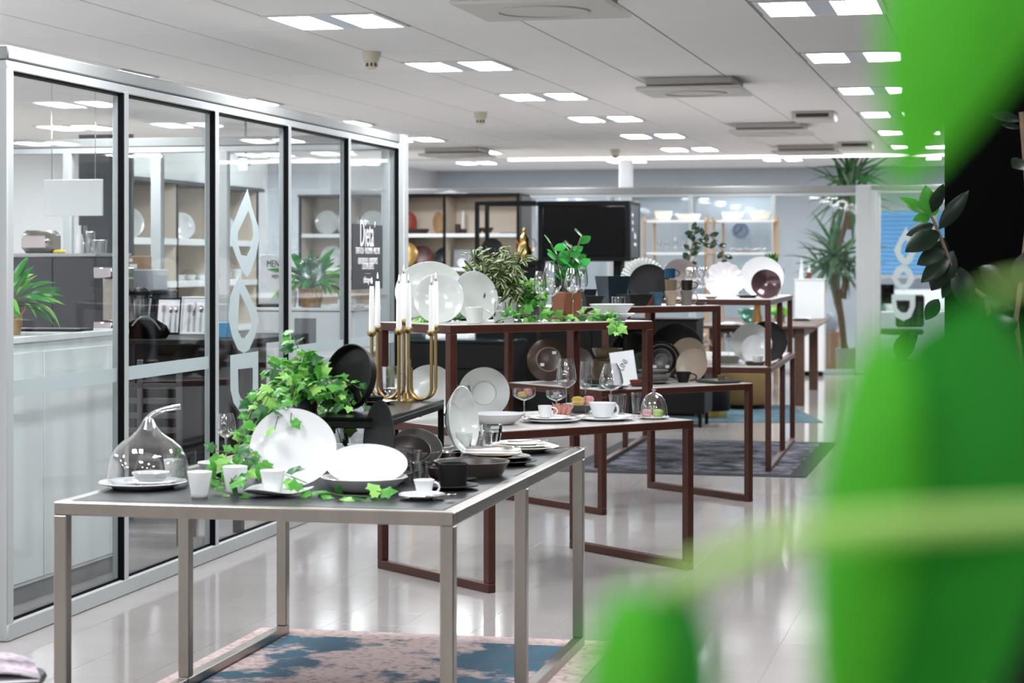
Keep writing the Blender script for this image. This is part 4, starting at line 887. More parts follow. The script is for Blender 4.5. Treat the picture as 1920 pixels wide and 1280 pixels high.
# rubber plant in front of the black wall
rb0 = Vector((1.72, 6.95, 0)); ru = thing('rubber_plant', 'rubber plant with glossy dark leaves before the black wall', 'potted plant', rb0)
MB().lathe([(0, 0), (.15, 0), (.19, .32), (.17, .32), (0, .3)], 28).build('pot', blkmat, ru)
def rk_(px, py, dy=0): return px3(rb0, px, py, rb0.y + dy)
RL = [ovall(rubber, .24, .1, .08, 8, .9), ovall(rubberl, .27, .05, .1, 8, .9)]
MB().tube([Vector((0, 0, .3)), rk_(1880, 760), rk_(1850, 560), rk_(1788, 510), rk_(1762, 440), rk_(1744, 400)], .008, 8, rs=[.012, .011, .009, .007, .006, .004]).build('stem', bark, ru)
for (a, c, a2, c2, m, w) in ((1744, 405, 1736, 347, 1, .28), (1742, 400, 1688, 368, 1, .2), (1745, 400, 1770, 345, 0, .2), (1745, 405, 1712, 412, 1, .28), (1752, 420, 1698, 440, 0, .24), (1760, 430, 1816, 356, 0, .17), (1762, 432, 1697, 470, 0, .26), (1775, 465, 1720, 495, 0, .26), (1770, 445, 1752, 520, 0, .24), (1788, 470, 1745, 545, 0, .3), (1780, 480, 1728, 528, 0, .2), (1795, 500, 1765, 560, 0, .22), (1800, 500, 1812, 575, 0, .3), (1760, 560, 1735, 600, 0, .3), (1752, 405, 1746, 372, 1, .4)):
    p0, p1 = rk_(a, c), rk_(a2, c2, random.uniform(-.08, .03)); me = ovall(rubberl if m else rubber, w, .05, .08, 8, .9); leaf(ru, me, p0, p1 - p0, (random.uniform(-.3, .3), -.9, .45), (p1 - p0).length)
r2 = thing('rubber_plant', 'shadowed rubber plant with large dark leaves at the right edge', 'potted plant', Vector((1.66, 6.3, 0))); rb0 = Vector(r2.location)
MB().lathe([(0, 0), (.12, 0), (.15, .3), (.13, .3), (0, .28)], 24).build('pot', blkmat, r2)
MB().tube([Vector((0, 0, .28)), rk_(1930, 800), rk_(1905, 600), rk_(1930, 400), rk_(1915, 210)], .008, 8).build('stem', bark, r2)
for (a, c, a2, c2, w) in ((1900, 560, 1840, 500, .3), (1905, 580, 1842, 555, .2), (1910, 600, 1845, 610, .25), (1905, 620, 1870, 650, .3), (1910, 540, 1925, 470, .3), (1915, 225, 1858, 212, .2), (1915, 240, 1876, 232, .16), (1920, 300, 1900, 312, .3), (1905, 640, 1860, 690, .3), (1890, 560, 1860, 590, .3), (1700, 620, 1692, 680, .35), (1720, 620, 1690, 655, .25)):
    p0, p1 = rk_(a, c), rk_(a2, c2, random.uniform(-.1, .05)); leaf(r2, ovall(rubber, w, .05, .08, 8, .9), p0, p1 - p0, (random.uniform(-.3, .3), -.9, .45), (p1 - p0).length)
# out-of-focus plant close to the camera
fb = Vector((.31, .69, 0)); fg = thing('foreground_plant', 'bright green leafy plant very close to the camera, out of focus', 'plant', fb)
MB().lathe([(0, 0), (.11, 0), (.14, .22), (.12, .22), (0, .2)], 24).build('pot', blackst, fg)
def fk(px, py, y): return px3(fb, px, py, y * .86)
MB().tube([Vector((0, 0, .2)), Vector((.02, 0, .7)), fk(2160, 1250, .8), fk(2100, 960, .8), fk(2080, 400, .82), fk(2040, -200, .84)], .006, 8, rs=[.009, .008, .007, .006, .005, .004]).build('stem', fores, fg)
MB().tube([fk(2100, 950, .8), fk(1900, 972, .72), fk(1650, 985, .68), fk(1480, 1005, .66), fk(1350, 1055, .66), fk(1240, 1110, .66)], .004, 8, rs=[.0042, .0042, .0042, .004, .0038, .0034]).build('petiole', fores, fg)
def fleaf(a, b, w, m, y0, y1, nrm=(0, -.9, .3), droop=.1, p=.9):
    p0, p1 = fk(*a, y0), fk(*b, y1); leaf(fg, ovall(m, w, droop, .1, 10, p), p0, p1 - p0, nrm, (p1 - p0).length)
fleaf((1850, 545), (1690, 1620), .2, foreg2, .76, .72, (.25, -1, .1), .02, .72); fleaf((1660, 590), (1560, 1560), .105, foreg, .74, .70, (-.5, -.9, .1), .02, .75)
fleaf((1262, 1075), (1285, 1560), .19, foreg2, .66, .64, (.4, -.9, .1), .0, .72); fleaf((1185, 1085), (1140, 1560), .18, foreg, .65, .63, (-.4, -.9, .1), .0, .72)
fleaf((1960, -420), (1676, 372), .2, foreg, .74, .70, (-.4, -.9, .1), .02, .72); fleaf((2010, -300), (1730, 250), .19, foreg2, .76, .73, (.4, -.9, .1), .02, .7)
MB().tube([fk(2080, 450, .82), fk(1960, 520, .78), fk(1850, 545, .76)], .0018, 6).build('petiole', fores, fg); MB().tube([fk(2050, -150, .83), fk(2010, -300, .77), fk(1960, -420, .74)], .003, 6).build('petiole', fores, fg)

# ------------------------------------------------------------------ furniture behind the tables
def cabinet(name, label, cat, loc, rz, w, d, h, mat, doors=0, drawers=0, topm=None, z0=0., plinth=True, knob=None, frontm=None):
    e = thing(name, label, cat, loc, rz)      # local x to the right, y to the back, front at y = 0
    MB().rbox(0, w, .02, d, z0 + (.06 if plinth else 0), z0 + h - .022, .004).build('body', mat, e)
    MB().rbox(-.01, w + .01, -.005, d + .01, z0 + h - .02, z0 + h, .003).build('worktop', topm or mat, e)
    if plinth: MB().box(.03, w - .03, .05, d - .03, z0, z0 + .06).build('plinth', blk, e)
    for i in range(doors):
        dd = MB().rbox(w * i / doors + .003, w * (i + 1) / doors - .003, 0, .019, z0 + .065, z0 + h - .026, .002).build('door', frontm or mat, e)
        if knob: MB().rbox(-.006, .006, -.02, 0, -.06, .06, .002).build('handle', knob, dd, loc=(w * (i + (.9 if i % 2 == 0 else .1)) / doors, 0, z0 + h * .7))
    for i in range(drawers): MB().rbox(.003, w - .003, 0, .019, z0 + .068 + (h - .1) * i / drawers, z0 + .05 + (h - .1) * (i + 1) / drawers, .002).build('drawer', frontm or mat, e)
    return e
def dpt(px, z): return Vector(((px - CX) / F * z, z, 0))
# black chest of drawers behind the middle table
a = dpt(725, 18.25); cabinet('chest_of_drawers', 'long black chest of drawers behind the middle table', 'chest', a, GA, 1.16, .5, .76, blk, 0, 3, M('dark_teal_glass', (30, 52, 54), .1))
for lb, nm, px, w_, d_, h_, m in (('dark flat box lying on the black chest', 'box', 775, .16, .2, .05, navyst), ('white folder on the black chest, left', 'folder', 812, .14, .2, .035, paper), ('white brochure stack on the black chest, right', 'brochure', 862, .17, .22, .04, paper)):
    p = dpt(px, 18.3); tag(MB().rbox(-w_ / 2, w_ / 2, 0, d_, 0, h_, .003).build(nm, m, None, True, (p.x, p.y, .76), (0, 0, GA)), lb, 'box' if nm == 'box' else 'paper')
p = dpt(858, 18.29); tag(MB().rbox(-.06, .06, 0, .2, 0, .002, .0005).build('leaflet', M('leaflet_green', (110, 190, 50), .5), None, True, (p.x, p.y + .02, .8), (0, 0, GA)), 'green leaflet on the brochure stack', 'paper')
p = dpt(955, 18.5); fn = thing('potted_fern', 'small green plant on the black chest', 'potted plant', (p.x, p.y, .76)); MB().lathe([(0, 0), (.04, 0), (.05, .07), (0, .07)], 16).build('pot', blk, fn)
for i in range(26):
    t = i * 2.4; leaf(fn, random.choice([IVY[0], IVY[3]]), (0, 0, .07), (math.cos(t), math.sin(t) * .6, .5 + (i % 4) * .3), (0, -.5, 1), .13)
# low black benches under the far tables
for lb, x0, x1, z, h in (('low black bench beyond the middle table legs', 985, 1112, 18.2, .34), ('low black cabinet beyond the far brown table', 1150, 1322, 18.0, .62)):
    a, b = dpt(x0, z), dpt(x1, z); o = thing('bench' if 'bench' in lb else 'low_cabinet', lb, 'bench' if 'bench' in lb else 'cabinet', a, GA); w = (b - a).length
    MB().rbox(0, w, 0, .5, .12, h, .01).build('body', blk, o)
    for x in (.03, w - .06):
        for y in (.03, .44): MB().rbox(x, x + .03, y, y + .03, 0, .122, .003).build('leg', blk, o)
# upright black cabinet behind the brown table
cabinet('tall_cabinet', 'tall black cabinet behind the brown table', 'cabinet', dpt(1012, 19.4), GA, 1.5, .45, .92, blk, 3, 0)
# black media unit with a screen and an open frame
tvz = 20.0; a = dpt(1008, tvz); tv = thing('media_unit', 'black hanging-height media cabinet with a dark screen', 'tv cabinet', (a.x, a.y, 0), GA)
zb, zt_ = CH + 1 / F * tvz, CH + 114 / F * tvz
wv = (dpt(1183, tvz) - a).length
MB().rbox(0, wv, .03, .6, zb, zt_, .006).build('body', blk, tv); MB().rbox(.05, wv - .05, .0, .028, zb + .05, zt_ - .05, .006).build('screen', screen, tv)
MB().rbox(0, wv, .012, .03, zb, zt_, .002).build('front_frame', blk, tv)
for x in (.12, wv - .2): MB().rbox(x, x + .08, .2, .4, 0, zb, .004).build('support', blk, tv)
sd = MB().box(wv, wv + .002, .06, .5, zb + .04, zt_ - .04).build('side_panel', M('slate_grey_panel', (72, 80, 88), .4), tv, False)
text(tv, 'lasi', .09, (wv + .003, .3, zt_ - .34), (R(90), 0, R(90)), signw); text(tv, 'design', .05, (wv + .003, .3, zt_ - .42), (R(90), 0, R(90)), signw)
for i in range(3): MB().lathe([(0, 0), (.02, 0), (.02, .001), (0, .001)], 16).build('logo_dot', signw, tv, True, (wv + .002, .16, zt_ - .14 - .07 * i), (0, R(90), 0))
fa = dpt(890, tvz); ow = (a - fa).length; of = thing('open_shelf', 'open black metal frame shelf left of the screen', 'shelf', (fa.x, fa.y, 0), GA); t_ = .04
for x, y in ((0, 0), (0, .4)): MB().rbox(x, x + t_, y, y + t_, zb, zt_ - t_, .002).build('post', blk, of)
for z in (zt_ - t_,): 
    for y in (0, .4): MB().rbox(0, ow - .002, y, y + t_, z, z + t_, .002).build('rail', blk, of)
MB().rbox(0, ow - .002, 0, .44, zb - .04, zb + .015, .003).build('shelf_board', blk, of); MB().rbox(0, ow - .002, .02, .44, 0, zb - .04, .004).build('lower_cabinet', blk, of)
p = a + GT * -.18 + GS * .2; kp = tvz / F
pot = thing('coffee_pot', 'polished golden coffee pot with spout and pointed lid', 'coffee pot', (p.x, p.y, zb + .015)); q_ = lambda L: [(x * kp, z * kp) for x, z in L]
MB().lathe(q_([(0, 0), (14, 0), (14, 3), (15, 10), (14, 18), (10, 28), (8, 36), (9, 41), (0, 41)]), 24).build('body', gold, pot)
MB().lathe(q_([(0, 41), (9, 41), (8, 45), (3, 50), (2, 54), (3, 56), (1.5, 60), (0, 63)]), 20).build('lid', gold, pot)
MB().tube([Vector((8, 0, 36)) * kp, Vector((18, 0, 40)) * kp, Vector((22, 0, 30)) * kp, Vector((18, 0, 20)) * kp, Vector((12, 0, 12)) * kp], 1.4 * kp, 8).build('handle', gold, pot)
MB().tube([Vector((-8, 0, 26)) * kp, Vector((-12, 0, 32)) * kp, Vector((-16, 0, 38)) * kp], 2 * kp, 8, rs=[3 * kp, 2 * kp, 1.4 * kp]).build('spout', gold, pot)
p = fa + GT * .13 + GS * .2
tag(MB().lathe(pf_bowl(.085, .06, .4), 24).build('bowl', bronzest, None, True, (p.x + .06, p.y, zb + .015)), 'small bronze bowl left of the coffee pot', 'bowl')
p = fa + GT * .06 + GS * .3; o = MB().lathe(pf_coupe(.11), 28).build('plate', blackst, None, True, (p.x + .04, p.y, zb + .12), (R(80), 0, 0)); tag(o, 'black plate standing in the open black shelf', 'plate')

# cream shelving along the back
cz = 22.0; ca = dpt(560, cz); cbp = dpt(985, cz); cw = (cbp - ca).length
cs = thing('cream_shelving', 'cream wooden wall shelving with black edges behind the tables', 'shelving', ca, GA); ct = CH + 126 / F * cz; levels = [.1, .55, .98, 1.39, 1.75, ct - .03]
xs = [0, cw * .22, cw * .44, cw * .66, cw - .03]
MB().box(0, cw, .42, .44, .05, ct).build('back_panel', creamw, cs, False)
for x in xs: MB().rbox(x, x + .03, .01, .42, .05, ct - .03, .002).build('divider', creamw, cs); MB().rbox(x, x + .03, -.005, .009, .05, ct - .03, .002).build('black_edge', blk, cs)
MB().rbox(-.01, cw + .01, -.01, .45, ct - .028, ct, .002).build('top_board', blk, cs); MB().rbox(cw + .001, cw + .03, -.01, .45, .0, ct - .03, .002).build('side_panel', dark, cs); MB().box(0, cw, .02, .42, 0, .05).build('plinth', blk, cs)
for z in levels[:-1]:
    for i in range(4): MB().rbox(xs[i] + .03, xs[i + 1], .0, .42, z - .04, z, .002).build('shelf_board', lam, cs)
def shelfpt(x, lvl, y=.2): return ca + GT * x + GS * y + Vector((0, 0, levels[lvl]))
def xat(px): return (dpt(px, cz) - ca).length * (1 if px > 560 else -1)
def standing(label, name, cat, px, lvl, r, mat, y=.28, lean=12, sx=1, prof=None, yaw=0):
    mb = MB().lathe((prof or pf_coupe)(r), 32, sx); rot = Euler((R(90 - lean), 0, yaw)); zm = min((rot.to_matrix() @ Vector(v)).z for v in mb.v); p = shelfpt(xat(px), lvl, y)
    return tag(mb.build(name, mat, None, True, (p.x, p.y, p.z - zm + .001), rot), label, cat)
def lying(label, name, cat, px, lvl, prof, mat, y=.2, sx=1): p = shelfpt(xat(px), lvl, y); return tag(MB().lathe(prof, 28, sx).build(name, mat, None, True, tuple(p), (0, 0, GA)), label, cat)
standing('orange-red round plate on the upper cream shelf', 'plate', 'plate', 752, 4, .13, M('orange_glaze', (176, 68, 40), .3), .3)
lying('long dark brown wooden dish on the upper cream shelf', 'dish', 'dish', 782, 4, pf_bowl(.1, .05, .8), M('dark_wood', (70, 46, 36), .5), .12, 1.5)
standing('narrow straw-coloured woven disc on the upper cream shelf', 'basket_plate', 'plate', 820, 4, .12, wicker, .25, 8, .5)
for i, (px, h_) in enumerate(((862, .1), (873, .05), (902, .06))): lying('small brown wooden candle cup, %s on the upper cream shelf' % ORD[i], 'candle_cup', 'cup', px, 4, pf_cup(.03, .03, h_), M('dark_wood', (70, 46, 36), .5), .15)
lying('brown wooden footed bowl on the upper cream shelf', 'bowl', 'bowl', 920, 4, pf_bowl(.07, .06, .35), M('dark_wood', (70, 46, 36), .5), .1)
lying('thin grey slate disc on the upper cream shelf', 'disc', 'plate', 960, 4, pf_plate(.12, .03, .8), greyst)
p = shelfpt(xat(865), 4, .3); tag(MB().lathe([(0, 0), (.018, 0), (.014, .24), (0, .25)], 12).build('candle', wax, None, True, tuple(p)), 'tall white candle on the upper cream shelf', 'candle')
standing('gold round tray leaning on the lower cream shelf', 'tray', 'tray', 757, 3, .14, gold, .2); standing('dark red plate on the lower cream shelf', 'plate', 'plate', 786, 3, .12, redst, .28)
standing('dark green plate on the lower cream shelf', 'plate', 'plate', 830, 3, .11, navyst, .3); lying('brown oval basket bowl on the lower cream shelf', 'bowl', 'bowl', 818, 3, pf_bowl(.1, .07, .5), oatst, .12, 1.3)
p = shelfpt(xat(868), 3, .2); tag(MB().rbox(-.1, .1, -.02, .02, 0, .2, .01).build('picture', M('silver_print', (170, 174, 178), .25, metal=.4, var=.2), None, True, tuple(p), (R(-8), 0, GA)), 'square silver tile picture on the lower cream shelf', 'picture')
standing('white small plate before the silver tile on the cream shelf', 'plate', 'plate', 872, 3, .05, porc, .1); standing('black round plate on the lower cream shelf right', 'plate', 'plate', 945, 3, .09, blackst)
for i, px in enumerate((600, 640, 690)): standing('pale plate on the cream shelf behind the glass, %s' % ORD[i], 'plate', 'plate', px, 4, .13, bone)
for i, px in enumerate((610, 660, 700)): standing('white plate on the lower cream shelf behind the glass, %s' % ORD[i], 'plate', 'plate', px, 3, .12, porc)
tpz = shelfpt(xat(845), 5, .2); tag(MB().lathe([(0, .045), (.1, .02), (.16, .012), (.16, .0), (.1, .006), (0, 0)], 24, wave=(5, .2)).build('starfish_dish', porc, None, True, (tpz.x, tpz.y, ct)), 'white star-shaped dish on top of the cream shelving', 'dish')

# oak ladder racks with white shelves
for idx, (x0, x1) in enumerate(((1212, 1322), (1343, 1452))):
    rz_ = 24.2; a, b = dpt(x0, rz_), dpt(x1, rz_); w = (b - a).length; side = ('left', 'right')[idx]
    o = thing('ladder_rack', '%s of two oak ladder racks with white shelves' % side, 'rack', a, GA); tops = [CH + 78 / F * rz_, CH + 18 / F * rz_, CH - 44 / F * rz_, .6, .2]
    for x in (-.03, .035, w - .035, w + .03): MB().tube([(x, .02 if abs(x - w / 2) > w / 2 else .36, 0), (x, .02 if abs(x - w / 2) > w / 2 else .36, tops[0] + .04)], .017, 8).build('post', oak, o)
    for z in tops:
        MB().rbox(0, w, 0, .38, z - .03, z, .004).build('shelf_board', lam, o)
        for x in (-.03, w): MB().tube([(x + .015, -.05, z - .015), (x + .015, .42, z - .015)], .014, 8).build('peg', oak, o)
    def rp(px, z, y=.19): q = a + GT * ((dpt(px, rz_) - a).length); return (q.x + GS.x * y, q.y + GS.y * y, z)
    if idx == 0:
        tag(MB().lathe(pf_bowl(.11, .11, .55, .005, .4), 28).build('bowl', cream, None, True, rp(1239, tops[0])), 'cream mottled rounded bowl on top of the left rack', 'bowl')
        tag(MB().lathe(pf_bowl(.15, .075, .75, .005, 1), 28).build('bowl', cream, None, True, rp(1287, tops[0])), 'cream low wide bowl on top of the left rack', 'bowl')
        for i, (px, h_) in enumerate(((1230, .16), (1245, .12), (1262, .18), (1278, .14), (1298, .2))):
            q = rp(px, tops[1]); g = thing('glass', 'faint stemmed glass on the left rack, %s from the left' % ORD[i], 'glass', q, 0, 'rack glasses'); MB().lathe([(0, .05), (.03, .07), (.034, h_ * .7), (.028, h_), (.027, h_), (.032, h_ * .7), (.028, .072), (0, .053)], 18).build('glass_bowl', glass, g); MB().tube([(0, 0, .002), (0, 0, .052)], .004, 6).build('stem', thick, g); MB().lathe([(0, .003), (.03, .001), (.03, 0), (0, 0)], 16).build('foot', glass, g)
        for i, px in enumerate((1225, 1236)): tag(MB().lathe(pf_cup(.03, .025, .09), 16).build('pink_vase', M('dusty_rose', (176, 96, 92), .5), None, True, rp(px, tops[2])), '%s small rose-pink vase on the lower left rack' % ('left' if i == 0 else 'right'), 'vase')
    else:
        tag(MB().lathe(pf_bowl(.145, .1, .65, .005, .8), 28).build('bowl', porc, None, True, rp(1370, tops[0])), 'white bowl on top of the right rack, left one', 'bowl')
        tag(MB().lathe(pf_bowl(.14, .105, .5, .005, .6), 28).build('bowl', cream, None, True, rp(1422, tops[0])), 'cream speckled bowl on top of the right rack', 'bowl')
        tag(MB().lathe(pf_plate(.21, .18, .6), 40, wave=(7, .05, .012)).build('platter', porc, None, True, rp(1398, tops[1])), 'white wavy platter on the right rack', 'platter')
# roller blinds behind the far panes, clock, white cupboard
bl = M('blind_fabric', (176, 186, 195), .85, var=.03, stretch=(30, 1, .2))
for i in range(1, 7):
    c0 = fp0 - GT * (1.09 * i + .04) + GS * .22; o = thing('roller_blind', 'grey roller blind behind the far glass, %s pane from the right corner' % ORD[i], 'blind', c0, GA + math.pi, 'roller blinds')
    MB().rbox(0, 1.01, -.006, .0, .1 if i > 0 else 1.2, 2.36, .001).build('fabric', bl, o); MB().tube([(0, 0, 2.37), (1.01, 0, 2.37)], .03, 10).build('roller', frame_w, o)
ck = WZ(1389, 432, 26.55); o = thing('wall_clock', 'round blue-grey wall clock seen through the far glass', 'clock', ck, GA)
kc = 26.55 / F; MB().lathe([(0, 0), (17.5 * kc, 0), (17.5 * kc, .03), (15.5 * kc, .04), (15 * kc, .025), (0, .025)], 36).build('case', M('clock_rim', (150, 166, 184), .4), o, True, rot=(R(90), 0, 0))
MB().lathe([(0, .026), (15 * kc, .026), (15 * kc, .024), (0, .024)], 36).build('dial', M('clock_dial', (122, 142, 166), .5), o, True, rot=(R(90), 0, 0))
inkb = M('clock_ink', (60, 74, 94), .5)
for i in range(12):
    t = R(30 * i); MB().box(-.006, .006, -.032, -.028, .075, .092).build('hour_mark', inkb, o, False, rot=(0, t, 0))
MB().box(-.006, .006, -.034, -.03, -.01, .06).build('hour_hand', inkb, o, False, rot=(0, R(20), 0)); MB().box(-.005, .005, -.037, -.034, -.01, .085).build('minute_hand', inkb, o, False, rot=(0, R(-125), 0))
for i in range(0, 1): pass
a = dpt(1490, 25.95); cabinet('cupboard', 'plain white cupboard before the far glass partition', 'cupboard', a, GA, .37, .28, 1.235, lam, 1)
for lb, px, h_, m2 in (('white tall nozzle bottle on the white cupboard', 1501, .2, porc), ('red and white nozzle bottle on the white cupboard', 1515, .14, redst)):
    p = a + GT * ((px - 1490) / F * 26) + GS * .14; o = thing('bottle', lb, 'bottle', (p.x, p.y, 1.235)); MB().lathe([(0, 0), (.03, 0), (.03, h_ * .5), (.026, h_ * .55), (.026, h_ * .6), (0, h_ * .6)], 16).build('body', m2 if m2 is redst else porc, o); MB().lathe([(0, h_ * .59), (.026, h_ * .59), (.014, h_ * .72), (.006, h_ * 1.3), (0, h_ * 1.3)], 16).build('nozzle', porc, o)
p = dpt(1555, 27.6); o = thing('cardboard_box', 'brown cardboard box beside the yucca basket', 'box', (p.x, p.y, 0), GA); MB().rbox(-.12, .12, 0, .3, 0, .5, .004).build('body', card, o); MB().rbox(-.015, .015, -.001, .3, .1, .502, .0005).build('tape', sandst, o)
p = dpt(1556, 27.65); bg = M('clear_bag', (170, 176, 186), .35, var=.3, scale=20); tag(MB().lathe([(0, .0), (.1, .0), (.13, .09), (.11, .2), (.04, .26), (0, .27)], 14, wave=(5, .12)).build('plastic_bag', bg, None, True, (p.x, p.y + .15, .502)), 'crumpled clear plastic bag on the cardboard box', 'bag')
# office right of the yucca
oc = dpt(1700, 29.3); o = thing('office_desk', 'white office desk behind the right glass partition', 'desk', dpt(1630, 29), GA)
MB().rbox(0, 1.6, 0, .7, .72, .75, .004).build('desk_top', lam, o)
for x in (.02, 1.54): MB().rbox(x, x + .04, .04, .66, 0, .72, .003).build('leg', lamg, o)
MB().rbox(.1, 1.5, .6, .64, .76, 1.05, .004).build('screen_panel', lam, o)
p = dpt(1650, 29.2); mo = thing('monitor', 'dark monitor on the white office desk', 'monitor', (p.x, p.y, .75), GA); MB().rbox(-.2, .2, 0, .03, .1, .38, .005).build('display', screen, mo); MB().rbox(-.08, .08, -.05, .1, 0, .012, .003).build('base', blk, mo); MB().rbox(-.02, .02, .0, .025, .01, .12, .003).build('neck', blk, mo)
p = dpt(1752, 29.2); vs = tag(MB().lathe([(0, 0), (.06, 0), (.055, .05), (.03, .12), (.022, .2), (.03, .22), (.02, .2), (0, .02)], 20).build('vase', tealg, None, True, (dpt(1655, 29.45).x, 29.5, 1.05 - .3)), 'teal glass carafe on the office desk', 'vase')
chz = dpt(1690, 28.2); oc_ = thing('office_chair', 'dark office chair in front of the white desk', 'chair', chz, .3)
MB().rbox(-.24, .24, -.24, .24, .44, .52, .03).build('seat', blk, oc_); MB().rbox(-.22, .22, -.28, -.22, .55, 1.0, .03).build('backrest', blk, oc_); MB().tube([(0, 0, .08), (0, 0, .44)], .03, 10).build('column', chrome, oc_)
for i in range(5): t = R(72 * i); MB().tube([(0, 0, .09), (.28 * math.cos(t), .28 * math.sin(t), .06)], .018, 6).build('foot_spoke', blk, oc_); MB().lathe([(0, 0), (.025, .01), (.025, .05), (0, .06)], 10, off=(.28 * math.cos(t), .28 * math.sin(t), 0)).build('castor', blk, oc_)
dusk = M('dusk_sky_glow', (84, 140, 184), .6, var=.04, emit=.16)
for i, (x0, x1) in enumerate(((1640, 1744), (1758, 1800))):
    a, b = WZ(x0, 395, 33), WZ(x1, 515, 33); w_ = b.x - a.x; o = thing('window_%d' % (i + 1), ('blue dusk window with blinds behind the office desk', 'narrow blue dusk window beside the rubber plant')[i], None, (a.x, 33, b.z), GA, kind='structure'); hh = a.z - b.z
    MB().box(0, w_, .02, .03, 0, hh).build('pane', dusk, o, False)
    for q in ((-.06, w_ + .06, -.06, 0), (-.06, w_ + .06, hh, hh + .06)): MB().rbox(q[0], q[1], -.01, .05, q[2], q[3], .004).build('frame', frame_w, o)
    for x in (-.06, w_): MB().rbox(x, x + .06, -.01, .05, 0, hh, .004).build('frame', frame_w, o)
    sl = MB().rbox(0, w_, -.012, .012, -.001, .001, .0005).data('slat', M('blind_slat', (120, 176, 214), .5))
    for j in range(int(hh / .07)): ob('slat', sl, o, (w_ * 0, .0, .035 + j * .07), (R(35), 0, 0))
def wq(px, py, loc, rz):                           # a pixel on the office glass
    c, s_ = math.cos(rz), math.sin(rz); k = (px - CX) / F; u = (k * loc.y - loc.x) / (c - k * s_); return u, CH + (HY - py) / F * (loc.y + s_ * u)
of0 = fp0 + GT * .2 - GS * .05; L2 = lambda P: [wq(x, y, of0, GA) for x, y in P]
for lp in (([(1699, 425), (1712, 450), (1718, 470), (1710, 490), (1697, 500), (1684, 488), (1676, 468), (1686, 448)], [(1699, 448), (1706, 462), (1704, 476), (1697, 484), (1689, 474), (1690, 460)]), ([(1694, 494), (1708, 505), (1716, 522), (1706, 538), (1693, 545), (1680, 536), (1671, 520), (1680, 502)], [(1694, 508), (1704, 520), (1698, 532), (1690, 533), (1682, 522)]), ([(1672, 552), (1716, 552), (1716, 575), (1708, 595), (1694, 602), (1680, 595), (1672, 575)], [(1680, 563), (1706, 563), (1706, 576), (1700, 586), (1690, 586), (1682, 578)])):
    flatshape(fr_, 'frosted_film', [L2(lp[0]), L2(lp[1])], frost, .0008, (0, -.006, 0), (R(90), 0, 0))

# oak dining table at the back with tableware
dtab = thing('dining_table', 'brown wooden dining table set with plates at the back', 'table', (2.0, 20.75, 0), -.2)
MB().rbox(-.1, 1.08, -.1, 2.85, .775, .805, .008).build('table_top', walnut, dtab)
for x in (0, .86):
    for y in (0, 2.62): MB().rbox(x, x + .1, y, y + .1, 0, .776, .006).build('leg', walnut, dtab)
for q in ((.1, .86, .02, .05), (.1, .86, 2.66, 2.69), (.02, .05, .1, 2.62), (.91, .94, .1, 2.62)): MB().rbox(*q, .68, .775, .003).build('apron', walnut, dtab)
HD = .805
flat('stack base white plate at the left of the dining table', 'plate', 'plate', 1368, 610, HD, 30, P_(.08, .6), porc); flat('smaller white plate on the left white plate', 'plate', 'plate', 1370, 610, HD, 22, P_(.08, .6), porc, .012); flat('wide white plate by the amber vase', 'plate', 'plate', 1440, 609, HD, 26, P_(.1, .6), porc); flat('large grey-green plate at the right of the dining table', 'plate', 'plate', 1503, 601, HD, 24, P_(.1, .6), greyst); flat('white plate on the grey-green plate', 'plate', 'plate', 1503, 601, HD, 19, P_(.1, .6), porc, .014)
p = W(1420, 607, HD); k = p.y / F; tag(MB().lathe([(0, 0), (10 * k, 0), (9 * k, 10 * k), (6 * k, 25 * k), (6 * k, 34 * k), (7 * k, 38 * k), (5 * k, 38 * k), (0, 4 * k)], 24).build('vase', M('amber_glaze', (150, 104, 30), .2, var=.15), None, True, (p.x, p.y, HD)), 'amber waisted vase on the dining table', 'vase')
flat('mint green glass bowl on the dining table', 'bowl', 'bowl', 1403, 604, HD, 21, lambda r: pf_bowl(r, r * 1.2, .25, .004, .6), mint); wine('small stemmed glass on the dining table', 1401, 607, HD, 590, 8, 597)
p = W(1462, 603, HD); o = thing('potted_herb', 'bright green leafy sprigs in a grey pot on the dining table', 'potted plant', p); MB().lathe([(0, 0), (.05, 0), (.06, .09), (0, .085)], 16).build('pot', greyst, o)
for i in range(24): t = i * 2.4; leaf(o, IVY[random.choice((0, 2))], (0, 0, .08), (math.cos(t), math.sin(t) * .6, .3 + (i % 4) * .25), (0, -.5, 1), .13)
# poufs
p = W(1396, 766, 0); o = thing('pouf', 'round mustard velvet pouf on the teal rug', 'pouf', (p.x, p.y, 0)); MB().lathe([(0, .05), (.225, .05), (.235, .07), (.235, .35), (.22, .375), (.19, .385), (0, .388)], 40).build('cushion', velvet, o)
MB().lathe([(0, .006), (.2, .006), (.2, .055), (0, .055)], 36).build('base', blk, o)
p = W(1335, 783, 0); o = thing('pouf', 'black pouf with a gold base ring', 'pouf', (p.x, p.y, 0)); MB().lathe([(0, .07), (.16, .07), (.17, .1), (.17, .34), (.15, .37), (0, .38)], 36).build('cushion', blk, o); MB().lathe([(0, .006), (.14, .006), (.14, .072), (0, .072)], 36).build('base', gold, o)

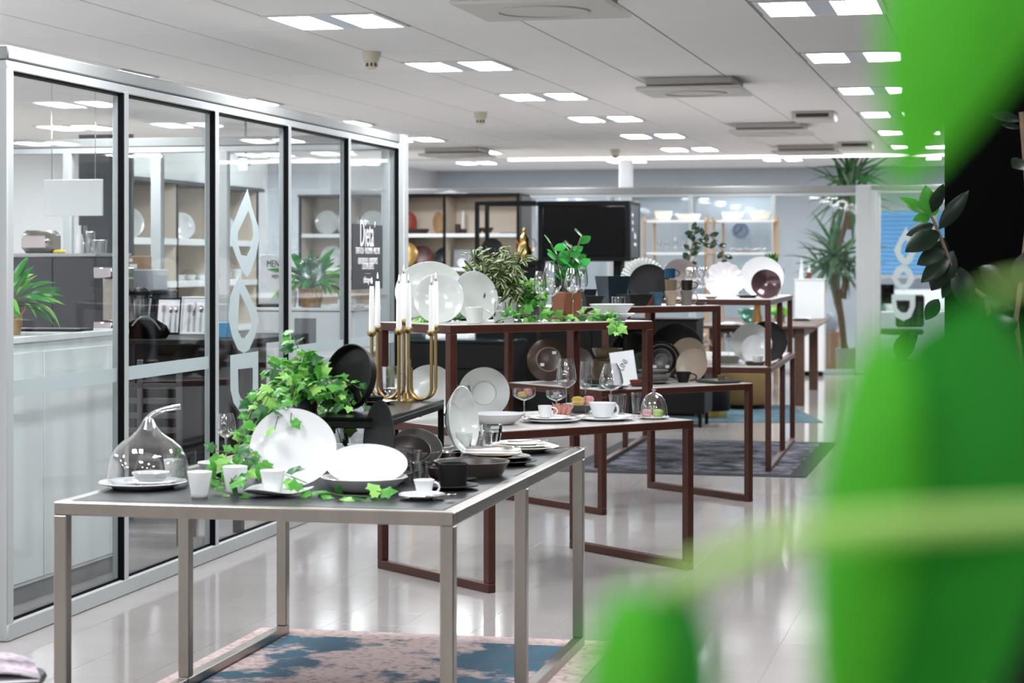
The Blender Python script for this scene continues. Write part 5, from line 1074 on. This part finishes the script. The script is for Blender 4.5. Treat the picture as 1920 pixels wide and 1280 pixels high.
# ------------------------------------------------------------------ inside the glass room
HC = 1.135; c0 = Vector((-2.225, 7.95, 0))
ct_ = thing('service_counter', 'long white service counter behind the first glass pane', 'counter', c0, GA)
MB().rbox(-.6, 0, 0, 1.72, .08, HC - .03, .004).build('body', lam, ct_); MB().rbox(-.62, .015, -.01, 1.74, HC - .029, HC, .004).build('worktop', lam, ct_); MB().box(-.58, -.03, .02, 1.7, 0, .08).build('plinth', lamg, ct_)
for i in range(2): MB().rbox(.001, .012, .86 * i + .004, .86 * (i + 1) - .004, .1, HC - .07, .002).build('front_panel', lam, ct_)
def basket(label, loc, r, h, n, size, kinds, spread=1., seed=1):
    e = thing('basket_plant', label, 'potted plant', loc); MB().lathe([(0, h * .9), (r * .85, h * .9), (r * .95, h), (r, h * .98), (r * 1.02, h * .5), (r * .85, 0), (0, 0)], 28).build('basket', wicker, e)
    for s_ in (1, -1): MB().tube([(s_ * r, 0, h * .95), (s_ * r * 1.25, 0, h * 1.2), (s_ * r * 1.15, .02, h * 1.3), (s_ * r * .95, .02, h)], .004, 6).build('basket_handle', wicker, e)
    for i in range(n):
        t = i * 2.4 + random.random() * .4; u = .25 + .75 * ((i * 7) % n) / n; d = Vector((math.cos(t) * u * spread, math.sin(t) * u * spread * .8, 1.25 - u)); L = size * random.uniform(.8, 1.3); st = L * .9
        p0 = Vector((math.cos(t) * r * .3, math.sin(t) * r * .3, h * .9)); p1 = p0 + d.normalized() * st; MB().tube(bz(p0, p0 + Vector((0, 0, st * .6)), p1, 4), .002, 5).build('stem', stemg, e)
        leaf(e, random.choice(kinds), p1, d + Vector((0, 0, -.5 * u)), (-d.x * .4, -.6, .8), L)
    return e
LIL = [ovall(lilyg, .15, .5, .1), ovall(lilyg, .13, .7, .1), ovall(ivy3, .15, .4, .1), ovall(lilyp, .12, .8, .1)]
basket('leafy peace lily in a wicker basket on the white counter', W(14, 628, HC), .062, .095, 60, .11, LIL, .9)
p = W(105, 620, HC); tag(MB().rbox(-.14, .14, -.1, .1, 0, .012, .004).build('laptop', blk, None, True, tuple(p), (0, 0, GA)), 'closed black laptop on the white counter', 'laptop')
# dark wall unit at the back left
da = dpt(20, 12.3); dk = cabinet('wall_unit', 'tall charcoal two-door unit deep in the glass room', 'cabinet', da, GA, (dpt(190, 12.3) - da).length, .5, 1.5, dark, 2, 0, M('stone_counter', (176, 176, 176), .3))
def du(px, y=.2): q = da + GT * (dpt(px, 12.3) - da).length + GS * y; return (q.x, q.y, 1.5)
o = thing('toaster_oven', 'brushed steel bread bin on the charcoal unit', 'bread bin', du(50), GA); MB().rbox(-.1, .1, -.08, .1, .0, .14, .03).build('body', silver, o); MB().rbox(-.08, .08, -.09, -.078, .03, .11, .01).build('door', chrome, o)
tag(MB().rbox(-.035, .035, -.03, .03, 0, .022, .008).build('sponge', M('sponge_yellow', (222, 206, 66), .9, bump=.5), None, True, du(89)), 'yellow sponge on the charcoal unit', 'sponge')
for i, px in enumerate((130, 142)): tag(MB().lathe([(0, 0), (.025, 0), (.025, .09), (.01, .13), (.012, .17), (0, .17)], 16).build('bottle', (porc, glass)[i], None, True, du(px)), ('white pump bottle on the charcoal unit', 'clear bottle on the charcoal unit')[i], 'bottle')
for i, px in enumerate((160, 172, 184)): tag(MB().lathe(pf_cup(.03, .024, .08 + .05 * (i == 0), .002), 18).build('glass_jar', glass, None, True, du(px, .15)), 'clear glass jar on the charcoal unit, %s from the left' % ORD[i], 'glass')
p0 = WZ(82, 405, 12.9); p1 = WZ(200, 337, 12.9); o = thing('white_board', 'blank white panel hanging above the charcoal unit', 'panel', (p0.x, p0.y, p0.z), GA); MB().rbox(0, (p1.x - p0.x), 0, .02, 0, p1.z - p0.z, .003).build('panel', lam, o)
for x in (.05, p1.x - p0.x - .05): MB().tube([(x, .01, p1.z - p0.z), (x, .01, CEIL - p0.z)], .003, 5).build('hanger', chrome, o)
p = dpt(192, 11.2); o = thing('coffee_machine', 'narrow steel coffee machine beside the charcoal unit', 'coffee machine', (p.x, p.y, 0), GA); MB().rbox(-.06, .06, 0, .3, .0, 1.06, .006).build('stand', dark, o); MB().rbox(-.055, .055, 0, .3, 1.06, 1.12, .006).build('drip_base', chrome, o); MB().rbox(-.055, .055, .12, .3, 1.12, 1.36, .006).build('body', silver, o); MB().rbox(-.055, .055, 0, .3, 1.36, 1.42, .006).build('head', chrome, o)
# black display table with cutlery boards
ta = dpt(212, 11.1); bt = thing('black_table', 'black high table with cutlery boards in the glass room', 'table', ta, GA); tw = .74; HT = 1.03
MB().rbox(0, tw, 0, 1.1, HT - .03, HT, .004).build('table_top', blk, bt)
for x in (.0, tw - .05):
    for y in (0, 1.05): MB().rbox(x, x + .05, y, y + .05, 0, HT - .03, .004).build('leg', blk, bt)
MB().box(.05, tw - .05, .5, .52, .1, HT - .03).build('modesty_panel', blk, bt)
def tpnt(px, y, z=0): q = ta + GT * 0 + GS * y; k = (px - CX) / F; u = (k * q.y - q.x) / (GT.x - k * GT.y); q = q + GT * u; return Vector((q.x, q.y, HT + z))
for i, (x0, x1, top, fm, its) in enumerate(((222, 252, 560, lamg, (('spoon', 240),)), (290, 337, 557, blk, (('fork', 304), ('spoon', 317), ('spoon', 327))), (337, 384, 555, lam, (('fork', 352), ('knife', 362), ('spoon', 374))))):
    q0, q1 = tpnt(x0, .75), tpnt(x1, .75); w = (q1 - q0).length; h_ = (HY - top) / F * q0.y + CH - HT
    o = thing('cutlery_board', ('cutlery board half behind the blender', 'black framed board showing a fork and two spoons', 'white framed board showing fork, knife and spoon')[i], 'cutlery board', q0, GA)
    bd = MB().rbox(.008, w - .008, .0, .008, .008, h_ - .008, .001).build('board', paper, o, rot=(R(-10), 0, 0)); f = MB()
    for q in ((0, w, 0, .01), (0, w, h_ - .01, h_), (0, .01, .01, h_ - .01), (w - .01, w, .01, h_ - .01)): f.rbox(q[0], q[1], -.006, .012, q[2], q[3], .002)
    f.build('frame', fm, o, rot=(R(-10), 0, 0))
    for kd, px in its:
        x = (px - x0) / (x1 - x0) * w; Lc = h_ * .72
        m_ = MB().tube([(x, -.006, h_ * .08), (x, -.007, h_ * .08 + Lc * .68)], .003, 6)
        if kd == 'spoon': m_.lathe([(0, .003), (1, 0), (0, -.003)], 14, .013, .02, off=(x, 0, 0)); n_ = 30
        m_ = MB().tube([(x, -.006, h_ * .08), (x, -.007, h_ * .08 + Lc * .7)], .003, 6, rs=[.0045, .0025]).build(kd, chrome, o, rot=(R(-10), 0, 0))
        if kd == 'spoon': MB().lathe([(0, .006), (.7, .003), (1, -.002), (.7, -.003), (0, -.002)], 18, .012, .02).build('spoon_bowl', chrome, m_, True, (x, -.008, h_ * .08 + Lc * .82), (R(90), 0, 0))
        elif kd == 'fork':
            for d_ in (-.008, -.003, .003, .008): MB().rbox(x + d_ - .0012, x + d_ + .0012, -.009, -.006, h_ * .08 + Lc * .7, h_ * .08 + Lc, .0004).build('tine', chrome, m_)
        else: MB().rbox(x - .007, x + .006, -.009, -.006, h_ * .08 + Lc * .55, h_ * .08 + Lc * 1.08, .001).build('blade', chrome, m_)
q = tpnt(265, .35); o = thing('blender', 'jug blender with black lid and base on the black table', 'blender', q, GA); kb = q.y / F
MB().lathe([(0, 0), (.07, 0), (.075, .03), (.06, .07), (.045, .08), (0, .08)], 24).build('base', blk, o)
MB().lathe([(x * kb, .08 + z * kb) for x, z in ((0, 2), (13, 2), (19, 52), (20, 52), (14, 0), (0, 0))], 24).build('jug', glass, o); MB().lathe([(x * kb, .08 + z * kb) for x, z in ((0, 51), (20, 51), (20, 58), (16, 60), (8, 66), (0, 66))], 24).build('lid', blk, o)
MB().tube([(18 * kb, 0, .08 + 48 * kb), (28 * kb, 0, .08 + 42 * kb), (27 * kb, 0, .08 + 14 * kb), (15 * kb, 0, .08 + 8 * kb)], .006, 8).build('handle', blk, o)
q = tpnt(272, .12); o = thing('handbag', 'slouchy black bag with a grey strap on the black table', 'bag', q, .2); MB().lathe([(0, 0), (.1, 0), (.115, .03), (.1, .07), (.06, .1), (0, .105)], 20, 1.1, .55, wave=(5, .08)).build('body', blkmat, o); MB().tube(bz((-.07, -.05, .07), (0, -.07, .18), (.08, -.05, .05)), .005, 6).build('strap', lamg, o)
q = tpnt(412, .3); tag(MB().rbox(-.06, .06, -.05, .05, 0, .085, .004).build('box', M('cyan_box', (40, 140, 190), .4), None, True, tuple(q), (0, 0, GA)), 'bright blue box on the black table behind the frosted emblem', 'box')
# black cupboard with boxes
ba = dpt(212, 12.85); cabinet('cupboard', 'black cupboard carrying boxes behind the blender', 'cupboard', ba, GA, .32, .25, 1.27, M('navy_black_panel', (20, 28, 38), .4), 1)
o = thing('appliance_box', 'grey printed appliance box under the brown carton', 'box', (ba.x + .0, ba.y + .02, 1.27), GA); MB().rbox(-.02, .27, 0, .22, 0, .13, .003).build('carton', M('grey_carton', (205, 208, 214), .7, var=.03), o)
MB().box(.0, .12, -.0012, .0, .055, .115).build('print_patch', M('ink', (28, 28, 32), .7), o, False); text(o, 'WARING', .034, (.055, -.002, .092), (R(90), 0, 0), signw, sx=.8); text(o, 'COMMERCIAL', .016, (.06, -.002, .066), (R(90), 0, 0), signw)
o = thing('carton', 'small brown cardboard carton on the grey appliance box', 'box', (ba.x + .02, ba.y + .03, 1.4), GA + .1); MB().rbox(0, .18, 0, .14, 0, .085, .003).build('body', card, o); MB().box(.05, .1, -.0012, 0, .05, .07).build('paper_tag', paper, o, False); MB().box(.08, .13, -.0012, 0, .008, .035).build('shipping_tag', paper, o, False)
# slatted metal chair
q = dpt(262, 10.4); ch = thing('slatted_chair', 'grey slat-back metal chair behind the second pane', 'chair', (q.x, q.y, 0), GA + .2)
mch = M('gunmetal', (104, 104, 106), .4, metal=.6)
for x in (-.2, 0, .2): MB().rbox(x - .014, x + .014, 0, .025, 0 if x else .45, .95, .003).build('leg' if x else 'back_post', mch, ch)
for x in (-.2, .2): MB().rbox(x - .014, x + .014, .38, .405, 0, .45, .003).build('leg', mch, ch)
for i in range(6): MB().rbox(-.186, .186, .004, .02, .5 + i * .075, .53 + i * .075, .003).build('slat', mch, ch)
MB().rbox(-.21, .21, 0, .42, .43, .46, .006).build('seat', blk, ch)
for z in (.15, .3): MB().rbox(-.186, .186, .004, .02, z, z + .03, .003).build('stretcher', mch, ch)
# second white counter by the sign
wa = dpt(478, 12.72); wcn = cabinet('counter', 'white counter with a grey panel near the welcome sign', 'counter', wa, GA, .64, .4, 1.165, lam, 1, 0, lam, frontm=lam)
MB().rbox(.26, .4, -.004, .019, .1, 1.1, .002).build('grey_panel', lamg, wcn)
def cp(px, y=.15, z=0): q = wa + GS * y; k = (px - CX) / F; u = (k * q.y - q.x) / (GT.x - k * GT.y); q = q + GT * u; return Vector((q.x, q.y, 1.165 + z))
basket('broad-leaved plant in a wicker basket on the second counter', cp(583, .18), .072, .115, 60, .12, LIL, 1.1)
mb = MB().lathe(pf_plate(.095, .1, .6), 120, wave=(40, .02, .004)); rot = Euler((R(80), 0, 0)); zm = min((rot.to_matrix() @ Vector(v)).z for v in mb.v); q = cp(582, .05); tag(mb.build('glass_plate', tealg, None, True, (q.x, q.y, q.z - zm + .12), rot), 'ribbed teal glass plate leaning on the wicker basket', 'plate')
q = cp(582, .02); tag(MB().rbox(-.03, .03, -.01, .07, 0, .119, .004).build('plate_stand', wicker, None, True, tuple(q), (0, 0, GA)), 'small wooden stand holding the teal glass plate', 'plate stand')
q = cp(508, .1); o = thing('menu_stand', 'white menu stand lettered in black on the second counter', 'sign', q, GA); MB().rbox(-.075, .06, 0, .02, .02, .33, .003).build('panel', paper, o); MB().rbox(-.08, .08, -.04, .06, 0, .02, .004).build('base', blk, o); text(o, 'MENU', .06, (.03, -.002, .27), (R(90), 0, 0), MATS['ink'], sx=.7); text(o, 'MENU', .035, (.04, -.002, .19), (R(90), 0, 0), MATS['ink'], sx=.7)
q = cp(545, .12); tag(MB().lathe([(0, 0), (.03, 0), (.04, .05), (.04, .1), (.02, .13), (.022, .15), (.016, .15), (0, .01)], 20).build('jug', porc, None, True, tuple(q)), 'white porcelain jug on the second counter', 'jug')
q = cp(648, .08); tag(MB().rbox(-.09, .09, -.06, .1, 0, .022, .003).build('paper_stack', paper, None, True, tuple(q), (0, 0, GA)), 'stack of white papers at the end of the second counter', 'paper')
q = cp(650, .1); tag(MB().rbox(-.05, .05, -.04, .04, 0, .03, .003).build('card_box', paper, None, True, (q.x, q.y, q.z + .0225), (0, 0, GA + .1)), 'small white card box on the paper stack', 'box')
# cream plate shelving seen through the glass room
sa = WZ(244, 337, 16.2); sh = thing('plate_shelving', 'cream shelving full of white plates beyond the glass room', 'shelving', (sa.x, sa.y, 0), math.pi / 2 - TH)
SL = 3.0; SHT = CH + 154 / F * 16.2; lv = [.45, .88, 1.29, 1.645]   # local x runs away from the camera, front faces -y
MB().box(0, SL, .4, .42, 0, SHT).build('back_panel', creamw, sh, False); MB().rbox(-.01, SL, -.02, .42, SHT, SHT + .03, .003).build('top_board', dark, sh); MB().rbox(0, SL, 0, .4, SHT + .031, SHT + .32, .004).build('fascia', lam, sh); MB().rbox(-.05, -.011, -.04, .42, 0, SHT + .36, .003).build('end_panel', M('navy_black_panel', (20, 28, 38), .4), sh)
for i in range(4): MB().rbox(i * .95, i * .95 + .03, .012, .4, 0, SHT, .002).build('divider', creamw, sh); MB().rbox(i * .95 + .004, i * .95 + .026, -.004, .011, 0, SHT, .002).build('black_edge', blk, sh)
for z in lv:
    for i in range(3): MB().rbox(i * .95 + .03, (i + 1) * .95, .0, .4, z - .055, z, .003).build('shelf_board', lam, sh)
S_X = Vector((math.sin(TH), math.cos(TH), 0)); S_Y = Vector((-math.cos(TH), math.sin(TH), 0))
def sp(x, l, y=.2): q = Vector((sa.x, sa.y, 0)) + S_X * x + S_Y * y; return Vector((q.x, q.y, lv[l]))
def splate(label, x, l, r, m=porc, lean=12, yaw=.9): mb = MB().lathe(pf_plate(r), 32); rot = Euler((R(90 - lean), 0, yaw)); zm = min((rot.to_matrix() @ Vector(v)).z for v in mb.v); q = sp(x, l, .24); return tag(mb.build('plate', m, None, True, (q.x, q.y, q.z - zm + .001), rot), label, 'plate')
splate('white plate at the near end of the cream plate shelves', .16, 3, .12, bone, 12, 1.1); splate('large round white plate on the upper plate shelf', .5, 3, .13, bone, 12, .55); splate('white plate beyond the divider on the upper plate shelf', 1.62, 3, .12, porc, 12, .6); splate('far white plate on the upper plate shelf', 2.05, 3, .11, porc, 12, .6); splate('white plate farthest along the upper plate shelf', 2.6, 3, .12, porc, 12, .6)
q = sp(1.2, 3); o = thing('vase', 'white two-handled vase on the upper plate shelf', 'vase', q); MB().lathe([(0, 0), (.05, 0), (.085, .07), (.07, .13), (.05, .16), (.065, .185), (.05, .18), (0, .02)], 24).build('body', porc, o)
for s_ in (1, -1): MB().tube([(s_ * .05, 0, .16), (s_ * .1, 0, .15), (s_ * .1, 0, .11), (s_ * .075, 0, .09)], .007, 6).build('handle', porc, o)
for i in range(7): tag(MB().lathe(pf_bowl(.05, .045, .5), 20).build('bowl', porc, None, True, tuple(sp(1.05 + .12 * i, 2, .12 + .1 * (i % 2)))), 'small white bowl on the middle plate shelf, %s from the divider' % ORD[i], 'bowl', 'white bowls on the plate shelf')
for i in range(3): q = sp(2.0 + .3 * i, 2, .1); o = thing('mug', 'white mug on the middle plate shelf, %s' % ORD[i], 'mug', q); MB().lathe(pf_cup(.04, .035, .09), 20).build('body', porc, o); handle(o, .04, .02, .07, .025, .005, porc, R(180))
for i in range(3): splate('white plate on the bottom plate shelf, %s from the near end' % ORD[i], .3 + .7 * i, 1, .12)
# emergency light and duct beyond the glass room
q = WZ(456, 305, 17.5); o = thing('emergency_light', 'small emergency light glowing white-green on a bracket', 'light', q, GA); MB().rbox(-.05, .03, 0, .12, -.02, .06, .008).build('housing', lamg, o); MB().rbox(-.03, .035, -.03, .0, -.06, .03, .006).build('lens', M('exit_glow', (210, 255, 235), .5, emit=4), o); MB().tube([(0, .06, .05), (0, .06, CEIL - q.z)], .008, 6).build('rod', lamg, o)
q = dpt(560, 24.5); wall('trim_1', 'grey boxed column beyond the glass room', q, GA, -.4, .4, 0, .6, 0, CEIL + RAISE, wallg)

# ------------------------------------------------------------------ near the camera
q = WZ(-10, 1262, 5.0); st = thing('side_table', 'small round table corner at the bottom left with a magazine', 'table', (q.x, q.y, 0)); ht_ = .44
MB().lathe([(0, ht_), (.12, ht_), (.125, ht_ - .01), (.12, ht_ - .02), (0, ht_ - .02)], 36).build('table_top', dark, st); MB().lathe([(0, ht_ - .02), (.02, ht_ - .02), (.02, .02), (.1, .015), (.1, 0), (0, 0)], 24).build('pedestal', blk, st)
mg = thing('magazine', 'curled colourful magazine at the bottom left corner', 'magazine', (q.x, q.y, ht_), .3); mgm = rugmat('magazine_print', (110, 104, 112), (186, 178, 186), (120, 50, 80), 9, .4, .6)
mv = MB()
for i in range(9):
    x = -.1 + .2 * i / 8; z = .006 + .02 * math.sin(math.pi * i / 8); mv.v += [(x, -.13, z), (x, .13, z), (x, .13, z + .004), (x, -.13, z + .004)]
for i in range(8): mv.f += [(4 * i + a_, 4 * i + (a_ + 1) % 4, 4 * i + 4 + (a_ + 1) % 4, 4 * i + 4 + a_) for a_ in range(4)]
mv.f += [(3, 2, 1, 0), (32, 33, 34, 35)]; mv.build('cover', mgm, mg); MB().rbox(-.098, .098, -.125, .125, 0, .005, .001).build('pages', paper, mg)
q = dpt(1832, 4.6); o = thing('planter_box', 'black riveted metal planter box at the lower right', 'planter', (q.x, q.y, 0), .12); MB().rbox(0, .6, 0, .5, 0, .72, .006).build('body', blk, o); MB().rbox(-.01, .61, -.01, .51, .72, .745, .004).build('rim', blk, o)
for z in (.28, .5, .66):
    for x in (.018, .3): MB().lathe([(0, -.001), (.007, -.001), (.006, .003), (0, .005)], 12).build('rivet', chrome, o, True, (x, 0, z), (R(90), 0, 0))
sp_ = thing('strap_plant', 'green strap-leaved plant in front of the black planter', 'plant', dpt(1790, 5.4)); SK = ovall(lilyg, .06, .3, .1, 7, .7); MB().lathe([(0, 0), (.06, 0), (.08, .15), (0, .14)], 20).build('pot', blackst, sp_)
for i in range(14): t = i * 2.4; leaf(sp_, SK, (0, 0, .14), (math.cos(t) * .3, math.sin(t) * .3, 1), (-math.cos(t), -math.sin(t) - .5, .3), .42)

for nm in ('strip_glow', 'exit_glow', 'dusk_sky_glow'): MATS[nm].cycles.emission_sampling = 'NONE'
